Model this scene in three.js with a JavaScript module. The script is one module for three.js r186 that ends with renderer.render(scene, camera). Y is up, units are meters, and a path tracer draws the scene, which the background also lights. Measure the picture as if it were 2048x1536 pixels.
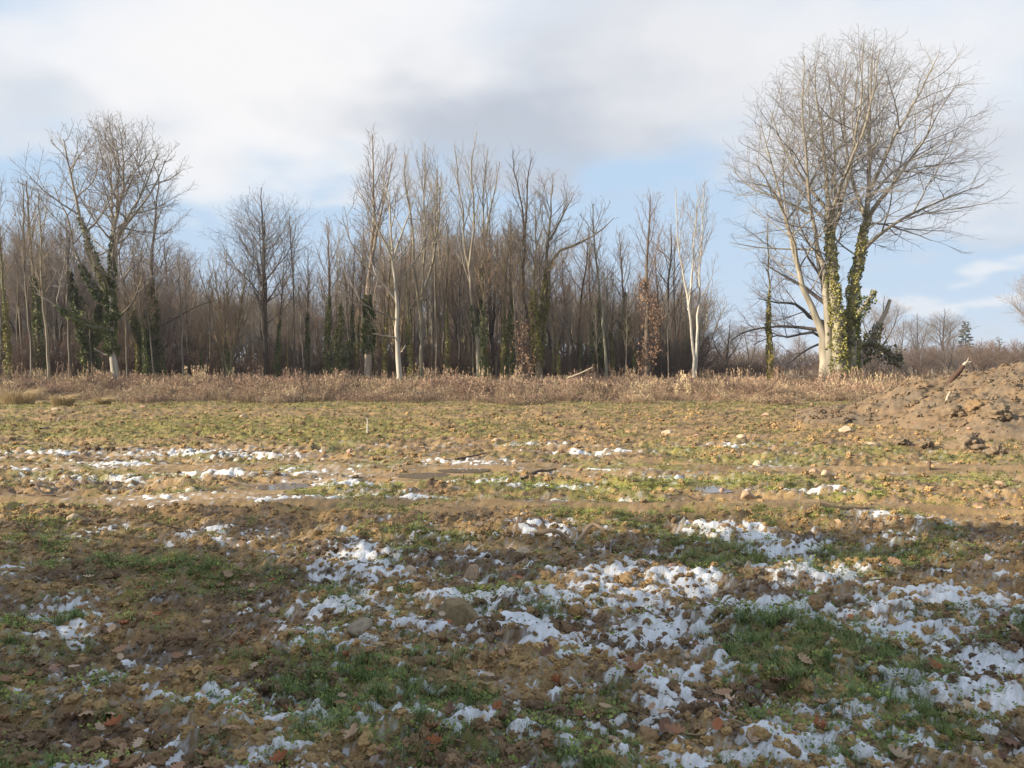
import * as THREE from 'three';
import { mergeVertices } from 'three/addons/utils/BufferGeometryUtils.js';
import { createNoise2D, createNoise3D } from 'simplex-noise';

// ------------------------------------------------------------------ camera, sky, sun, exposure
const scene = new THREE.Scene();
const VFOV = 52, F = 768 / Math.tan((VFOV / 2) * Math.PI / 180), EYE = 1.6, PITCH = -Math.atan((768 - 730) / F);
const camera = new THREE.PerspectiveCamera(VFOV, 4 / 3, 0.1, 4000);
camera.position.set(0, EYE, 0);
camera.rotation.x = PITCH;
const renderer = new THREE.WebGLRenderer({ antialias: true });
renderer.toneMapping = THREE.LinearToneMapping;
renderer.toneMappingExposure = 2.2;
renderer.shadowMap.enabled = true;

const SUN = new THREE.Vector3(-0.9, 0.4, 0.2).normalize();
const sun = new THREE.DirectionalLight(new THREE.Color(1, 0.85, 0.635), 5);
sun.name = 'sun';
sun.position.copy(SUN).multiplyScalar(150).add(new THREE.Vector3(0, 0, -30));
sun.target.position.set(0, 0, -30);
sun.castShadow = true;
sun.shadow.mapSize.set(4096, 4096);
Object.assign(sun.shadow.camera, { left: -90, right: 90, top: 60, bottom: -60, near: 1, far: 400 });
scene.add(sun, sun.target);

function rng(seed) { let a = seed >>> 0; return () => { a = (a + 0x6d2b79f5) | 0; let t = Math.imul(a ^ (a >>> 15), 1 | a); t = (t + Math.imul(t ^ (t >>> 7), 61 | t)) ^ t; return ((t ^ (t >>> 14)) >>> 0) / 4294967296; }; }
const n2 = createNoise2D(rng(11)), n2b = createNoise2D(rng(12)), n2c = createNoise2D(rng(13)), n3 = createNoise3D(rng(14));
const { clamp, lerp, smoothstep } = THREE.MathUtils;
const V = (x, y, z) => new THREE.Vector3(x, y, z);
const fbm = (n, x, y, o = 4) => { let s = 0, a = 0.5; for (let i = 0; i < o; i++) { s += a * n(x, y); x *= 2.03; y *= 2.03; a *= 0.5; } return s; };

// a point of the photograph (2048 x 1536) at a depth, or on level ground
function at(px, py, d) {
  const c = Math.cos(PITCH), s = Math.sin(PITCH), u = (768 - py) / F, fy = s + u * c, fz = -c + u * s, k = d / -fz;
  return V((px - 1024) / F * k, EYE + fy * k, -d);
}
function onGround(px, py) {
  const c = Math.cos(PITCH), s = Math.sin(PITCH), u = (768 - py) / F, fy = s + u * c, fz = -c + u * s, k = -EYE / fy;
  return { x: (px - 1024) / F * k, d: -fz * k };
}

// the sky: broken winter cloud over pale blue, denser overhead, thin towards the horizon
{
  const SKYLEVEL = 0.48;
  const W = 2048, H = 1024, data = new Float32Array(W * H * 4);
  const deg = 180 / Math.PI;
  // cloud banks: [azimuth deg (right positive), elevation, half width, half height, density]
  const banks = [];
  const bank = (px, py, wx, wy, den, grey) => { const p = at(px, py, 100); const az = Math.atan2(p.x, 100) * deg, el = Math.atan2(p.y - EYE, Math.hypot(p.x, 100)) * deg; banks.push([az, el, wx / F * deg, wy / F * deg, den, grey]); };
  bank(500, 110, 290, 140, 2.2, -0.25); bank(430, 270, 170, 100, 0.9, -0.1); bank(0, 130, 80, 90, 0.8, 0.0); bank(780, 60, 300, 90, 1.0, 0.0); bank(560, 230, 200, 90, 0.7, 0.0);
  bank(1010, 205, 320, 75, 1.6, 1.1); bank(780, 250, 200, 80, 0.7, 0.7); bank(960, 290, 300, 60, 0.6, 0.9); bank(1180, 60, 200, 60, 0.7, 0.5); bank(1240, 150, 150, 90, 1.0, 0.45); bank(1420, 110, 200, 110, 1.2, 0.05); bank(1550, 200, 190, 70, 0.7, 0.3);
  bank(1850, 90, 330, 110, 1.5, 0.0); bank(1720, 250, 240, 60, 0.7, 0.25); bank(1990, 300, 190, 60, 1.1, 0.5); bank(1960, 400, 150, 55, 0.8, 0.2); bank(1900, 598, 190, 22, 0.8, 0.0); bank(1580, 400, 120, 60, 0.2, 0.2);
  bank(120, 220, 170, 50, 0.6, 0.8); bank(1850, 695, 330, 26, 0.4, 0.7); bank(1990, 480, 130, 30, 0.5, 0.6); bank(1200, 680, 600, 40, 0.3, 0.4); bank(300, 670, 600, 60, 0.3, 0.4);
  for (let r = 0; r < H; r++) {
    const el = ((r + 0.5) / H - 0.5) * 180;
    for (let c = 0; c < W; c++) {
      const round = ((c + 0.5) / W - 0.5) * 2 * Math.PI, dx = Math.cos(round), dz = Math.sin(round);
      const az = Math.atan2(dx, -dz) * deg, e = Math.max(el, 0.4) / deg;
      const k = 1 / (Math.sin(e) + 0.18), qx = dx * Math.cos(e) * k, qz = dz * Math.cos(e) * k;
      const wob = fbm(n2, qx * 1.6, qz * 1.6, 4), wob2 = fbm(n2b, qx * 1.6 + 7, qz * 1.6, 4), fine = fbm(n2c, qx * 2.2, qz * 2.2, 4);
      // generic cover
      let g = smoothstep(fbm(n2b, qx * 0.8 + 3, qz * 0.8 - 5, 5) + 0.28, -0.12, 0.5) * 0.95, grey = clamp(0.25 + 0.5 * fbm(n2c, qx * 0.7, qz * 0.7, 3), 0, 0.7);
      const inView = smoothstep(50 - Math.abs(az), 0, 14) * smoothstep(38 - el, 0, 8);
      if (inView > 0) {
        let s = 0, gs = 0.0001, gg = 0;
        for (const [ba, be, bw, bh, den, gr] of banks) {
          const x = (az + wob * 6 - ba) / bw, y = (el + wob2 * 3.4 - be) / bh, v = den * Math.exp(-(x * x + y * y) * 0.9);
          s += v; gs += v; gg += v * gr;
        }
        const a = 1 - Math.exp(-1.7 * Math.max(0, s - 0.15 + fine * 0.12));
        g = lerp(g, clamp(a, 0, 1), inView); grey = lerp(grey, gg / gs, inView);
      }
      const h = clamp(el / 34, 0, 1), blue = [lerp(0.58, 0.43, h ** 0.7), lerp(0.69, 0.60, h ** 0.7), lerp(0.82, 0.84, h)];
      const mid = Math.exp(-(((el - 12) / 9) ** 2)); blue[0] -= 0.02 * mid; blue[2] += 0.01 * mid;
      const white = [0.90, 0.895, 0.905], dull = [0.45, 0.505, 0.60];
      const gq = clamp(grey + 0.08 + fine * 0.14, 0, 0.85);
      const o = (r * W + c) * 4;
      for (let i = 0; i < 3; i++) data[o + i] = SKYLEVEL * lerp(blue[i], lerp(white[i], dull[i], gq), g);
      data[o + 3] = 1;
    }
  }
  const sky = new THREE.DataTexture(data, W, H, THREE.RGBAFormat, THREE.FloatType);
  sky.mapping = THREE.EquirectangularReflectionMapping; sky.magFilter = THREE.LinearFilter; sky.minFilter = THREE.LinearFilter; sky.needsUpdate = true;
  scene.background = sky; scene.environment = sky;
}
scene.fog = new THREE.FogExp2(new THREE.Color(0.84, 0.89, 1.0), 0.00035);

// ------------------------------------------------------------------ helpers
const taken = new Map();
function numbered(name) { const k = taken.get(name) ?? 0; taken.set(name, k + 1); return k ? `${name}_${String(k).padStart(3, '0')}` : name; }
function shade(o) { o.castShadow = true; o.receiveShadow = true; return o; }
function thing(name, label, category, pos, group) {
  const o = new THREE.Group(); o.name = numbered(name); o.position.copy(pos); o.userData = { label, category };
  if (group) o.userData.group = group;
  scene.add(o); return o;
}
function part(name, geo, mat, parent) { const m = shade(new THREE.Mesh(geo, mat)); m.name = name; parent.add(m); return m; }
function solo(name, geo, mat, label, category, pos, group) {
  const m = shade(new THREE.Mesh(geo, mat)); m.name = numbered(name); if (pos) m.position.copy(pos);
  m.userData = { label, category }; if (group) m.userData.group = group;
  scene.add(m); return m;
}
class Geo {
  constructor() { this.p = []; this.n = []; this.c = []; this.i = []; }
  get count() { return this.p.length / 3; }
  v(x, y, z, nx, ny, nz, c) { this.p.push(x, y, z); this.n.push(nx, ny, nz); this.c.push(c[0], c[1], c[2]); return this.p.length / 3 - 1; }
  tube(pts, rad, sides, color) {
    const m = pts.length; let u = V(0, 0, 0), w = V(0, 0, 0), t = V(0, 0, 0), first = this.count;
    for (let k = 0; k < m; k++) {
      t.subVectors(pts[Math.min(k + 1, m - 1)], pts[Math.max(k - 1, 0)]).normalize();
      if (k === 0) { u.set(Math.abs(t.y) > 0.9 ? 1 : 0, Math.abs(t.y) > 0.9 ? 0 : 1, 0); u.addScaledVector(t, -u.dot(t)).normalize(); } else { u.addScaledVector(t, -u.dot(t)).normalize(); }
      w.crossVectors(t, u);
      const c = color(pts[k], rad[k], k);
      for (let s = 0; s < sides; s++) {
        const a = s / sides * 6.28319, ca = Math.cos(a), sa = Math.sin(a), nx = u.x * ca + w.x * sa, ny = u.y * ca + w.y * sa, nz = u.z * ca + w.z * sa;
        const cc = Array.isArray(c) ? c : c(nx, ny, nz);
        this.v(pts[k].x + nx * rad[k], pts[k].y + ny * rad[k], pts[k].z + nz * rad[k], nx, ny, nz, cc);
      }
    }
    for (let k = 0; k < m - 1; k++) for (let s = 0; s < sides; s++) {
      const a = first + k * sides + s, b = first + k * sides + (s + 1) % sides, c = a + sides, d = b + sides;
      this.i.push(a, b, d, a, d, c);
    }
    if (rad[m - 1] > 0.012) { // close a cut end
      const e = pts[m - 1], k = this.v(e.x, e.y, e.z, t.x, t.y, t.z, this.c.slice(-3)), f0 = first + (m - 1) * sides;
      for (let s = 0; s < sides; s++) this.i.push(f0 + s, f0 + (s + 1) % sides, k);
    }
  }
  leaf(p, up, side, len, wid, c, fold = 0.25) { // a folded four-point leaf
    const n = V(0, 0, 0).crossVectors(side, up).normalize(), b = p, tip = p.clone().addScaledVector(up, len), m = p.clone().addScaledVector(up, len * 0.45);
    const l = m.clone().addScaledVector(side, -wid).addScaledVector(n, wid * fold), r = m.clone().addScaledVector(side, wid).addScaledVector(n, wid * fold);
    const k = this.count;
    for (const q of [b, r, tip, l]) this.v(q.x, q.y, q.z, n.x, n.y, n.z, c);
    this.i.push(k, k + 1, k + 2, k, k + 2, k + 3);
  }
  build(center) {
    const g = new THREE.BufferGeometry();
    if (center) for (let k = 0; k < this.p.length; k += 3) { this.p[k] -= center.x; this.p[k + 1] -= center.y; this.p[k + 2] -= center.z; }
    g.setAttribute('position', new THREE.Float32BufferAttribute(this.p, 3));
    g.setAttribute('normal', new THREE.Float32BufferAttribute(this.n, 3));
    g.setAttribute('color', new THREE.Float32BufferAttribute(this.c, 3));
    g.setIndex(this.i);
    return g;
  }
}
const mul = (c, k) => [c[0] * k, c[1] * k, c[2] * k], mix = (a, b, t) => [lerp(a[0], b[0], t), lerp(a[1], b[1], t), lerp(a[2], b[2], t)];
const matte = (rough = 0.95, extra = {}) => new THREE.MeshStandardMaterial({ vertexColors: true, roughness: rough, ...extra });
const M = { bark: matte(0.95, { color: new THREE.Color(0.74, 0.75, 0.76) }), leaf: matte(0.75, { side: THREE.DoubleSide }), stone: matte(0.9), soil: matte(1), grass: matte(0.7, { side: THREE.DoubleSide }) };
const tint = (r, g, b) => new THREE.MeshStandardMaterial({ vertexColors: true, roughness: 0.95, color: new THREE.Color(r * 0.74, g * 0.75, b * 0.76) });

// ------------------------------------------------------------------ the ground
// bands across the field, by distance d from the camera: churned foreground, smooth track, churned ridge, wet ruts, rough weedy soil
const PUDDLES = [[565, 970, 50, 6, 0.2], [850, 948, 42, 5, 0.1], [1425, 975, 30, 6, 0.3], [930, 938, 40, 4, 0.3]].map(([px, py, wx, wy, k]) => { const a = onGround(px, py), b = onGround(px, py + wy), c = onGround(px, py - wy); return { x: a.x, d: a.d, rx: wx / F * a.d, rd: (c.d - b.d) / 2, k }; });
function roughness(x, d) {
  const wob = 0.5 * n2(x * 0.35, d * 0.35);
  const t1 = (d - (8.95 - 0.06 * x) + wob * 0.6) / 0.6, t2 = (d - (12.2 - 0.03 * x) + wob) / 0.85;
  let r = 1 - (0.80 + 0.15 * n2c(x * 0.8, d)) * Math.exp(-(t1 ** 4)) - (0.72 + 0.2 * n2b(x * 0.7, d)) * Math.exp(-(t2 ** 4));
  if (d > 9.6) r *= lerp(0.85, 0.7, smoothstep(d, 10, 18));
  r *= lerp(1, 0.75, smoothstep(-x, 1, 4) * smoothstep(9 - d, 0, 2));
  for (const p of PUDDLES) { const q = ((x - p.x) / (p.rx * 1.5)) ** 2 + ((d - p.d + p.rd * 0.6) / (p.rd * 2.2)) ** 2; if (q < 5) r *= 1 - 0.9 * Math.exp(-q * q * 0.5); }
  return clamp(r, 0.05, 1);
}
function height(x, d, soft = false) {
  const R = roughness(x, d), a = 0.5, xr = x * Math.cos(a) - d * Math.sin(a) * 0.7, dr = x * Math.sin(a) + d * Math.cos(a);
  let h = 0.035 * n2b(x * 0.22, d * 0.22);
  const big = n2(xr * 0.75, dr * 1.5), nr = n2c(x * 1.9 + 0.3 * big, d * 2.7), rid = 1 - Math.sqrt(nr * nr + 0.02);
  h += R * (0.06 * big + 0.07 * (rid * rid - 0.4) + 0.028 * n2b(x * 6.2, d * 7.1));
  h += 0.035 * n2c(x * 0.32 + 0.1 * big, d * 1.9) * smoothstep(d, 7.5, 9.5);
  { const r1 = (d - (8.75 - 0.06 * x + 0.15 * n2(x * 0.4, 3))) / 0.16, r2 = (d - (12.1 - 0.03 * x + 0.2 * n2b(x * 0.4, 5))) / 0.22; h -= 0.045 * Math.exp(-r1 * r1) * (0.8 + 0.2 * Math.sin(x * 40)) + 0.06 * Math.exp(-r2 * r2) - 0.03 * Math.exp(-((Math.abs(r1) - 1.8) ** 2) * 2); }
  if (!soft) { const f = n2(x * 13, d * 14); h += R * (0.017 * (f > 0 ? f : f * 0.5) + 0.011 * n2c(x * 30, d * 31) + 0.006 * n2b(x * 64, d * 64)) + 0.003 * n2c(x * 18, d * 18); } else h += R * 0.004;
  if (d > 8) h += R * smoothstep(d, 8, 11) * (0.03 * n2c(x * 2.0, d * 2.4) + (soft ? 0 : 0.02 * n2b(x * 5.1, d * 4.6)));
  for (const p of PUDDLES) { const q = ((x - p.x) / (p.rx * 1.25)) ** 2 + ((d - p.d) / (p.rd * 1.6)) ** 2; if (q < 6) { const w = Math.exp(-q * 0.8); h = lerp(h, -0.03, clamp(w * 1.5, 0, 0.98)); } }
  if (d < 1.5) h *= smoothstep(d, -1, 1.5);
  if (d > 45) h *= 1 - smoothstep(d, 45, 80) * 0.6;
  return h;
}
const SNOWSPOTS = [[90, 1225, 90, 28], [130, 1265, 70, 30], [30, 1135, 50, 14], [170, 1062, 55, 12], [420, 1065, 70, 14], [410, 1410, 110, 22], [230, 1330, 90, 14], [170, 1390, 120, 16], [160, 1470, 60, 14], [120, 1525, 70, 18], [350, 1500, 70, 22], [500, 1520, 90, 22], [660, 1420, 50, 20], [580, 1440, 50, 14], [860, 1440, 130, 22], [960, 1475, 50, 14], [700, 1120, 70, 20], [740, 1150, 60, 16], [660, 1220, 80, 16], [620, 1280, 70, 22], [740, 1205, 50, 10], [1000, 1250, 120, 24], [960, 1205, 70, 14], [1100, 1060, 50, 16], [1080, 1205, 90, 16], [1230, 1160, 60, 14], [1260, 1195, 110, 20], [1380, 1165, 60, 14], [1350, 1245, 100, 12], [1120, 1290, 80, 18], [1330, 1275, 100, 14], [1420, 1345, 80, 14], [1340, 1395, 60, 30], [1250, 1445, 80, 16], [1380, 1525, 50, 16], [1600, 1495, 150, 40], [1690, 1430, 55, 26], [1600, 1225, 100, 16], [1560, 1090, 60, 18], [1650, 1140, 80, 14], [1440, 1060, 70, 12], [1520, 1080, 50, 14], [1760, 1205, 50, 14], [1860, 1200, 100, 14], [1780, 1250, 90, 18], [2000, 1310, 70, 30], [1900, 1285, 60, 12], [1960, 1215, 70, 14], [1880, 1380, 100, 20], [1780, 1350, 60, 14], [1990, 1400, 90, 18], [1860, 1475, 30, 12], [1960, 1525, 40, 10], [1180, 1330, 60, 10], [1040, 1480, 40, 20], [200, 960, 90, 5], [310, 1000, 110, 8], [40, 1015, 60, 7], [430, 950, 70, 6], [640, 940, 80, 7], [560, 1000, 90, 7], [700, 965, 80, 6], [60, 940, 60, 5], [380, 905, 120, 6], [520, 910, 90, 5], [690, 992, 70, 5], [830, 998, 60, 4], [950, 965, 90, 4], [1100, 975, 100, 4], [1080, 940, 40, 5], [1060, 890, 90, 3], [930, 925, 70, 4], [1260, 1000, 20, 6], [1230, 940, 70, 4], [1450, 890, 60, 3], [1540, 930, 40, 4], [1620, 980, 80, 4], [1340, 955, 70, 4], [1760, 1035, 60, 6], [1830, 1045, 60, 7], [1210, 905, 70, 3], [90, 905, 90, 4], [1150, 1000, 70, 4], [240, 925, 60, 4]].map(([px, py, wx, wy]) => { const a = onGround(px, py), b = onGround(px, py + wy), c = onGround(px, Math.max(py - wy, 760)); return [a.x, a.d, wx / F * a.d, Math.max((c.d - b.d) / 2, 0.05)]; });
function snowiness(x, d, slope) {
  if (d > 26 || d < 0) return -1;
  let s = -0.60;
  for (const [sx, sd, rx, rd] of SNOWSPOTS) { const u = (x - sx) / rx, v = (d - sd) / rd, q = u * u + v * v; if (q < 6) s = Math.max(s, -0.60 + 0.56 * Math.exp(-q * 0.5)); }
  const dense = smoothstep(x + 0.25 * d, -1.2, 0.6) * smoothstep(8.6 - d, 0, 1.4);
  s += dense * 0.24 + (d < 7.6 ? 0.09 : 0) + (d > 9.3 && d < 16 ? 0.09 + 0.05 * smoothstep(-x, -1, 2) : 0) - smoothstep(d, 15, 22) * 0.3;
  const xs = x - 0.25 * d; s += 0.40 * fbm(n2b, xs * 1.6, d * 3.8, 3) + 0.36 * n2c(xs * 5.2, d * 14) + 0.20 * n2(x * 17, d * 32) + 0.12 * n2b(x * 40, d * 50) + 0.35 * clamp(slope, -0.6, 0.6);
  const R = roughness(x, d); if (R < 0.3) s -= 0.3 * (0.3 - R) / 0.3;
  return s;
}
const SOIL = { top: [0.115, 0.075, 0.046], dark: [0.11, 0.075, 0.047], red: [0.235, 0.147, 0.08], ochre: [0.38, 0.25, 0.11], wet: [0.30, 0.207, 0.10], grey: [0.31, 0.23, 0.135], moss: [0.28, 0.27, 0.058], grass: [0.13, 0.15, 0.035], dry: [0.27, 0.19, 0.115] };
const GRASS = [[1640, 1270, 130, 45, 1.2], [1560, 1340, 110, 40, 0.9], [1750, 1340, 110, 40, 1.0], [1760, 1400, 60, 30, 1.0], [1960, 1400, 110, 50, 1.1], [760, 1360, 190, 45, 1.1], [520, 1330, 120, 40, 0.8], [450, 1420, 80, 40, 0.8], [640, 1450, 60, 25, 0.8], [1230, 1100, 80, 22, 0.9], [1400, 1095, 80, 22, 0.9], [1730, 1105, 90, 22, 1.0], [1950, 1130, 60, 22, 1.1], [1880, 1075, 60, 18, 1.0], [720, 1180, 60, 22, 0.9], [1480, 1290, 60, 30, 0.9], [1470, 1350, 80, 30, 0.7], [1200, 1330, 60, 20, 0.8], [1050, 1400, 120, 40, 0.6], [1010, 1470, 60, 30, 0.7], [230, 1150, 130, 30, 0.6], [1680, 1420, 50, 30, 0.9], [300, 1190, 150, 30, 0.4]].map(([px, py, wx, wy, k]) => { const a = onGround(px, py), b = onGround(px, py + wy), c = onGround(px, py - wy); return [a.x, a.d, wx / F * a.d, (c.d - b.d) / 2, k]; });
function greenness(x, d) { // where short green growth covers the soil
  let g = fbm(n2, x * 0.33 + 20, d * 0.5, 4) * 1.5 + 0.5 * n2c(x * 2.3, d * 3.1);
  const bump = (cx, cd, rx, rd, k) => k * Math.exp(-(((x - cx) / rx) ** 2) - ((d - cd) / rd) ** 2);
  g += bump(-6, 20.5, 5, 3, 1.0) + bump(-3.2, 17.5, 1.6, 1.2, 0.8) + bump(5.2, 14, 3, 1.6, 0.8) + bump(0, 10.5, 2.2, 0.7, 0.7) + bump(4, 10.3, 3, 0.8, 0.5) + bump(-11, 19, 4, 3, 0.5);
  if (d < 9) { g += 0.16 + 0.4 * n2(x * 2.3, d * 3.1) + 0.3 * n2c(x * 7, d * 8); for (const [cx, cd, rx, rd, k] of GRASS) g += bump(cx, cd, rx * 1.15, rd * 1.15, k * 0.55); }
  g += smoothstep(d, 27, 31) * 0.55 + smoothstep(d, 9, 11) * 0.2;
  const R = roughness(x, d); if (R < 0.3) g -= 1.1 * (0.3 - R) / 0.3;
  return g;
}
function soilColor(x, d, bare = false) {
  const a = fbm(n2b, x * 0.5, d * 0.7, 4), b = n2(x * 5, d * 6), c = n2c(x * 17, d * 19), R = roughness(x, d);
  // dark topsoil lies over the ochre subsoil in ragged patches all over the field
  const topsoil = smoothstep(fbm(n2c, x * 0.8 + 9, d * 1.1, 5) + 0.3 * b + 0.2 * c + 0.15, 0, 0.35);
  let col = mix(SOIL.ochre, SOIL.red, clamp(0.25 + a * 1.3, 0, 1) * 0.6);
  col = mix(col, mix(SOIL.top, SOIL.red, clamp(0.25 + 0.7 * a + 0.3 * c, 0, 0.8)), topsoil * 0.9);
  col = mix(col, SOIL.wet, (1 - R) * 0.5);
  col = mix(col, SOIL.grey, clamp(0.3 * fbm(n2c, x * 0.4, d * 0.4, 3) + 0.05, 0, 0.4));
  const g = greenness(x, d) + 0.35 * b + 0.25 * c;
  col = mix(col, mix(SOIL.moss, SOIL.grass, clamp(0.5 + n2b(x * 0.9, d * 1.2) * 0.7, 0, 1)), bare ? 0 : smoothstep(g, 0.25, 1.1) * 0.7);
  if (d > 29) col = mix(col, SOIL.dry, smoothstep(d, 31, 36) * 0.8);
  const e = n2b(x * 2.1, d * 1.9), far = smoothstep(d, 8, 11);
  if (far > 0) col = mix(col, mix(SOIL.dark, SOIL.red, 0.5), far * clamp(0.55 * e + 0.5 * n2c(x * 6.3, d * 5.1) - 0.25, 0, 0.65));
  return mul(col, 1 + 0.16 * b + 0.16 * c + 0.1 * a + far * 0.12 * e);
}
const NROW = 470, NCOL = 600;
{
  const rows = [];
  for (let k = 0; k < 14; k++) rows.push(-70 + k * 5.1);
  for (let k = 0; k <= NROW; k++) rows.push(2.0 * Math.pow(42 / 2.0, k / NROW));
  for (let k = 1; k <= 46; k++) rows.push(42 * Math.pow(1800 / 42, k / 46));
  const out = 10, cols = NCOL + 1 + 2 * out, p = new Float32Array(rows.length * cols * 3), c = new Float32Array(rows.length * cols * 3), uv = new Float32Array(rows.length * cols * 2), idx = [];
  const hs = new Float32Array(rows.length * cols);
  rows.forEach((d, r) => {
    const half = d < 2 ? 3 : 0.70 * d + 1.6;
    for (let k = 0; k < cols; k++) {
      const u = k - out; let x;
      if (u < 0) x = -half - (1800 - half) * ((-u / out) ** 3); else if (u > NCOL) x = half + (1800 - half) * (((u - NCOL) / out) ** 3); else x = half * (2 * u / NCOL - 1);
      const o = r * cols + k, y = Math.abs(x) < half + 30 ? height(x, d) : 0; let s = soilColor(x, d);
      if (d > 2 && d < 26 && Math.abs(x) < half) { const q = snowiness(x, d, 0), gr = 0.5 + 0.9 * n2c(x * 37, d * 41) + 0.5 * n2(x * 90, d * 90); s = mix(s, [0.55, 0.57, 0.60], clamp(smoothstep(q, -0.42, 0.05) * gr, 0, 1) * 0.6); } // thin frozen crumbs of snow
      hs[o] = y; p.set([x, y, -d], o * 3); c.set(s, o * 3); uv.set([x, d], o * 2);
    }
  });
  for (let r = 0; r < rows.length - 1; r++) for (let k = 0; k < cols - 1; k++) { const a = r * cols + k; idx.push(a, a + 1, a + cols + 1, a, a + cols + 1, a + cols); }
  const g = new THREE.BufferGeometry();
  g.setAttribute('position', new THREE.BufferAttribute(p, 3)); g.setAttribute('color', new THREE.BufferAttribute(c, 3)); g.setAttribute('uv', new THREE.BufferAttribute(uv, 2)); g.setIndex(idx); g.computeVertexNormals();
  // fine grain of the soil
  const T = 512, td = new Uint8Array(T * T * 4), cd = new Uint8Array(T * T * 4), rt = rng(5), tau = 6.28318 / T;
  for (let y = 0; y < T; y++) for (let x = 0; x < T; x++) {
    const A = Math.cos(x * tau), B = Math.sin(x * tau), C = Math.cos(y * tau), D = Math.sin(y * tau);
    const f = n3(A * 5 + C * 3, B * 5 + D * 3, C * 5 - D * 2) * 0.5 + n3(A * 13 + D * 9, B * 13 - C * 9, C * 13 + D * 7) * 0.3 + (rt() - 0.5) * 0.5, v = clamp(128 + 90 * f, 0, 255), o = (y * T + x) * 4;
    td.set([v, v, v, 255], o); const q = clamp(232 + 40 * f, 120, 255); cd.set([q, q, q, 255], o);
  }
  const tex = (dta, srgb) => { const t = new THREE.DataTexture(dta, T, T); t.wrapS = t.wrapT = THREE.RepeatWrapping; t.magFilter = THREE.LinearFilter; t.repeat.set(1.7, 1.7); if (srgb) t.colorSpace = THREE.SRGBColorSpace; t.needsUpdate = true; return t; };
  const mat = new THREE.MeshStandardMaterial({ vertexColors: true, roughness: 0.97, bumpMap: tex(td), bumpScale: 0.01, map: tex(cd, true) });
  const ground = shade(new THREE.Mesh(g, mat)); ground.name = 'ground'; ground.userData.kind = 'structure'; scene.add(ground);

  // patchy snow left on the shaded sides of the clods: a thin sheet with its own thickness, following the ground
  const Gs = new Geo(), map = new Map(), S = new Float32Array(rows.length * cols).fill(-1);
  rows.forEach((d, r) => { if (d < 2 || d > 26) return; for (let k = out; k < out + NCOL; k++) { const o = r * cols + k, dx = p[(o + 1) * 3] - p[o * 3], x = p[o * 3]; const slope = -(height(x + 0.12, d, true) - height(x - 0.12, d, true)) / 0.24; S[o] = snowiness(x, d, slope); } });
  const vert = (o) => { if (!map.has(o)) { const s = S[o], x = p[o * 3], d = -p[o * 3 + 2], th = clamp(s * 0.055, -0.03, 0.018), flat = height(x, d, true); map.set(o, Gs.v(x, lerp(flat, hs[o], 0.45) + th, -d, 0, 1, 0, mix(mul([0.62, 0.60, 0.56], 0.75), [0.72, 0.75, 0.80], clamp(smoothstep(s, -0.02, 0.2) * 0.75 + 0.45 * n2c(x * 31, d * 33) + 0.25 * n2(x * 75, d * 75), 0, 1)))); } return map.get(o); };
  for (let r = 0; r < rows.length - 1; r++) for (let k = out; k < out + NCOL - 1; k++) {
    const a = r * cols + k, b = a + 1, e = a + cols, f = e + 1;
    if (Math.max(S[a], S[b], S[e], S[f]) <= 0) continue;
    Gs.i.push(vert(a), vert(b), vert(f), vert(a), vert(f), vert(e));
  }
  const sg = Gs.build(); sg.computeVertexNormals();
  const suv = new Float32Array(sg.attributes.position.count * 2); for (let k = 0; k < suv.length / 2; k++) suv.set([sg.attributes.position.getX(k), -sg.attributes.position.getZ(k)], k * 2);
  sg.setAttribute('uv', new THREE.BufferAttribute(suv, 2));
  const snow = shade(new THREE.Mesh(sg, new THREE.MeshStandardMaterial({ vertexColors: true, roughness: 0.75, bumpMap: mat.bumpMap, bumpScale: 0.008 })));
  snow.name = 'snow'; snow.userData = { kind: 'stuff', label: 'thin melting snow patches lying on the churned muddy ground', category: 'snow' }; scene.add(snow);
}
const gy = (x, z) => height(x, -z);
const put = (px, py, lift = 0) => { const g = onGround(px, py); return V(g.x, height(g.x, g.d) + lift, -g.d); };
// standing water in the wheel ruts
{
  const water = new THREE.MeshPhysicalMaterial({ color: new THREE.Color(0.16, 0.13, 0.10), roughness: 0.06, specularIntensity: 1, ior: 1.33 });
  PUDDLES.forEach((p, q) => {
    const sh = []; for (let k = 0; k < 40; k++) { const a = k / 40 * 6.2832, w = 1.25 + 0.25 * n2(Math.cos(a) * 1.5 + q * 9, Math.sin(a) * 1.5); sh.push(new THREE.Vector2(Math.cos(a) * p.rx * w, Math.sin(a) * p.rd * w)); }
    const g = new THREE.ShapeGeometry(new THREE.Shape(sh)); g.rotateX(-Math.PI / 2);
    const m = shade(new THREE.Mesh(g, water)); m.name = numbered('puddle'); m.position.set(p.x, -0.022, -p.d); m.userData = { kind: 'structure' }; scene.add(m);
  });
}
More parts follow.
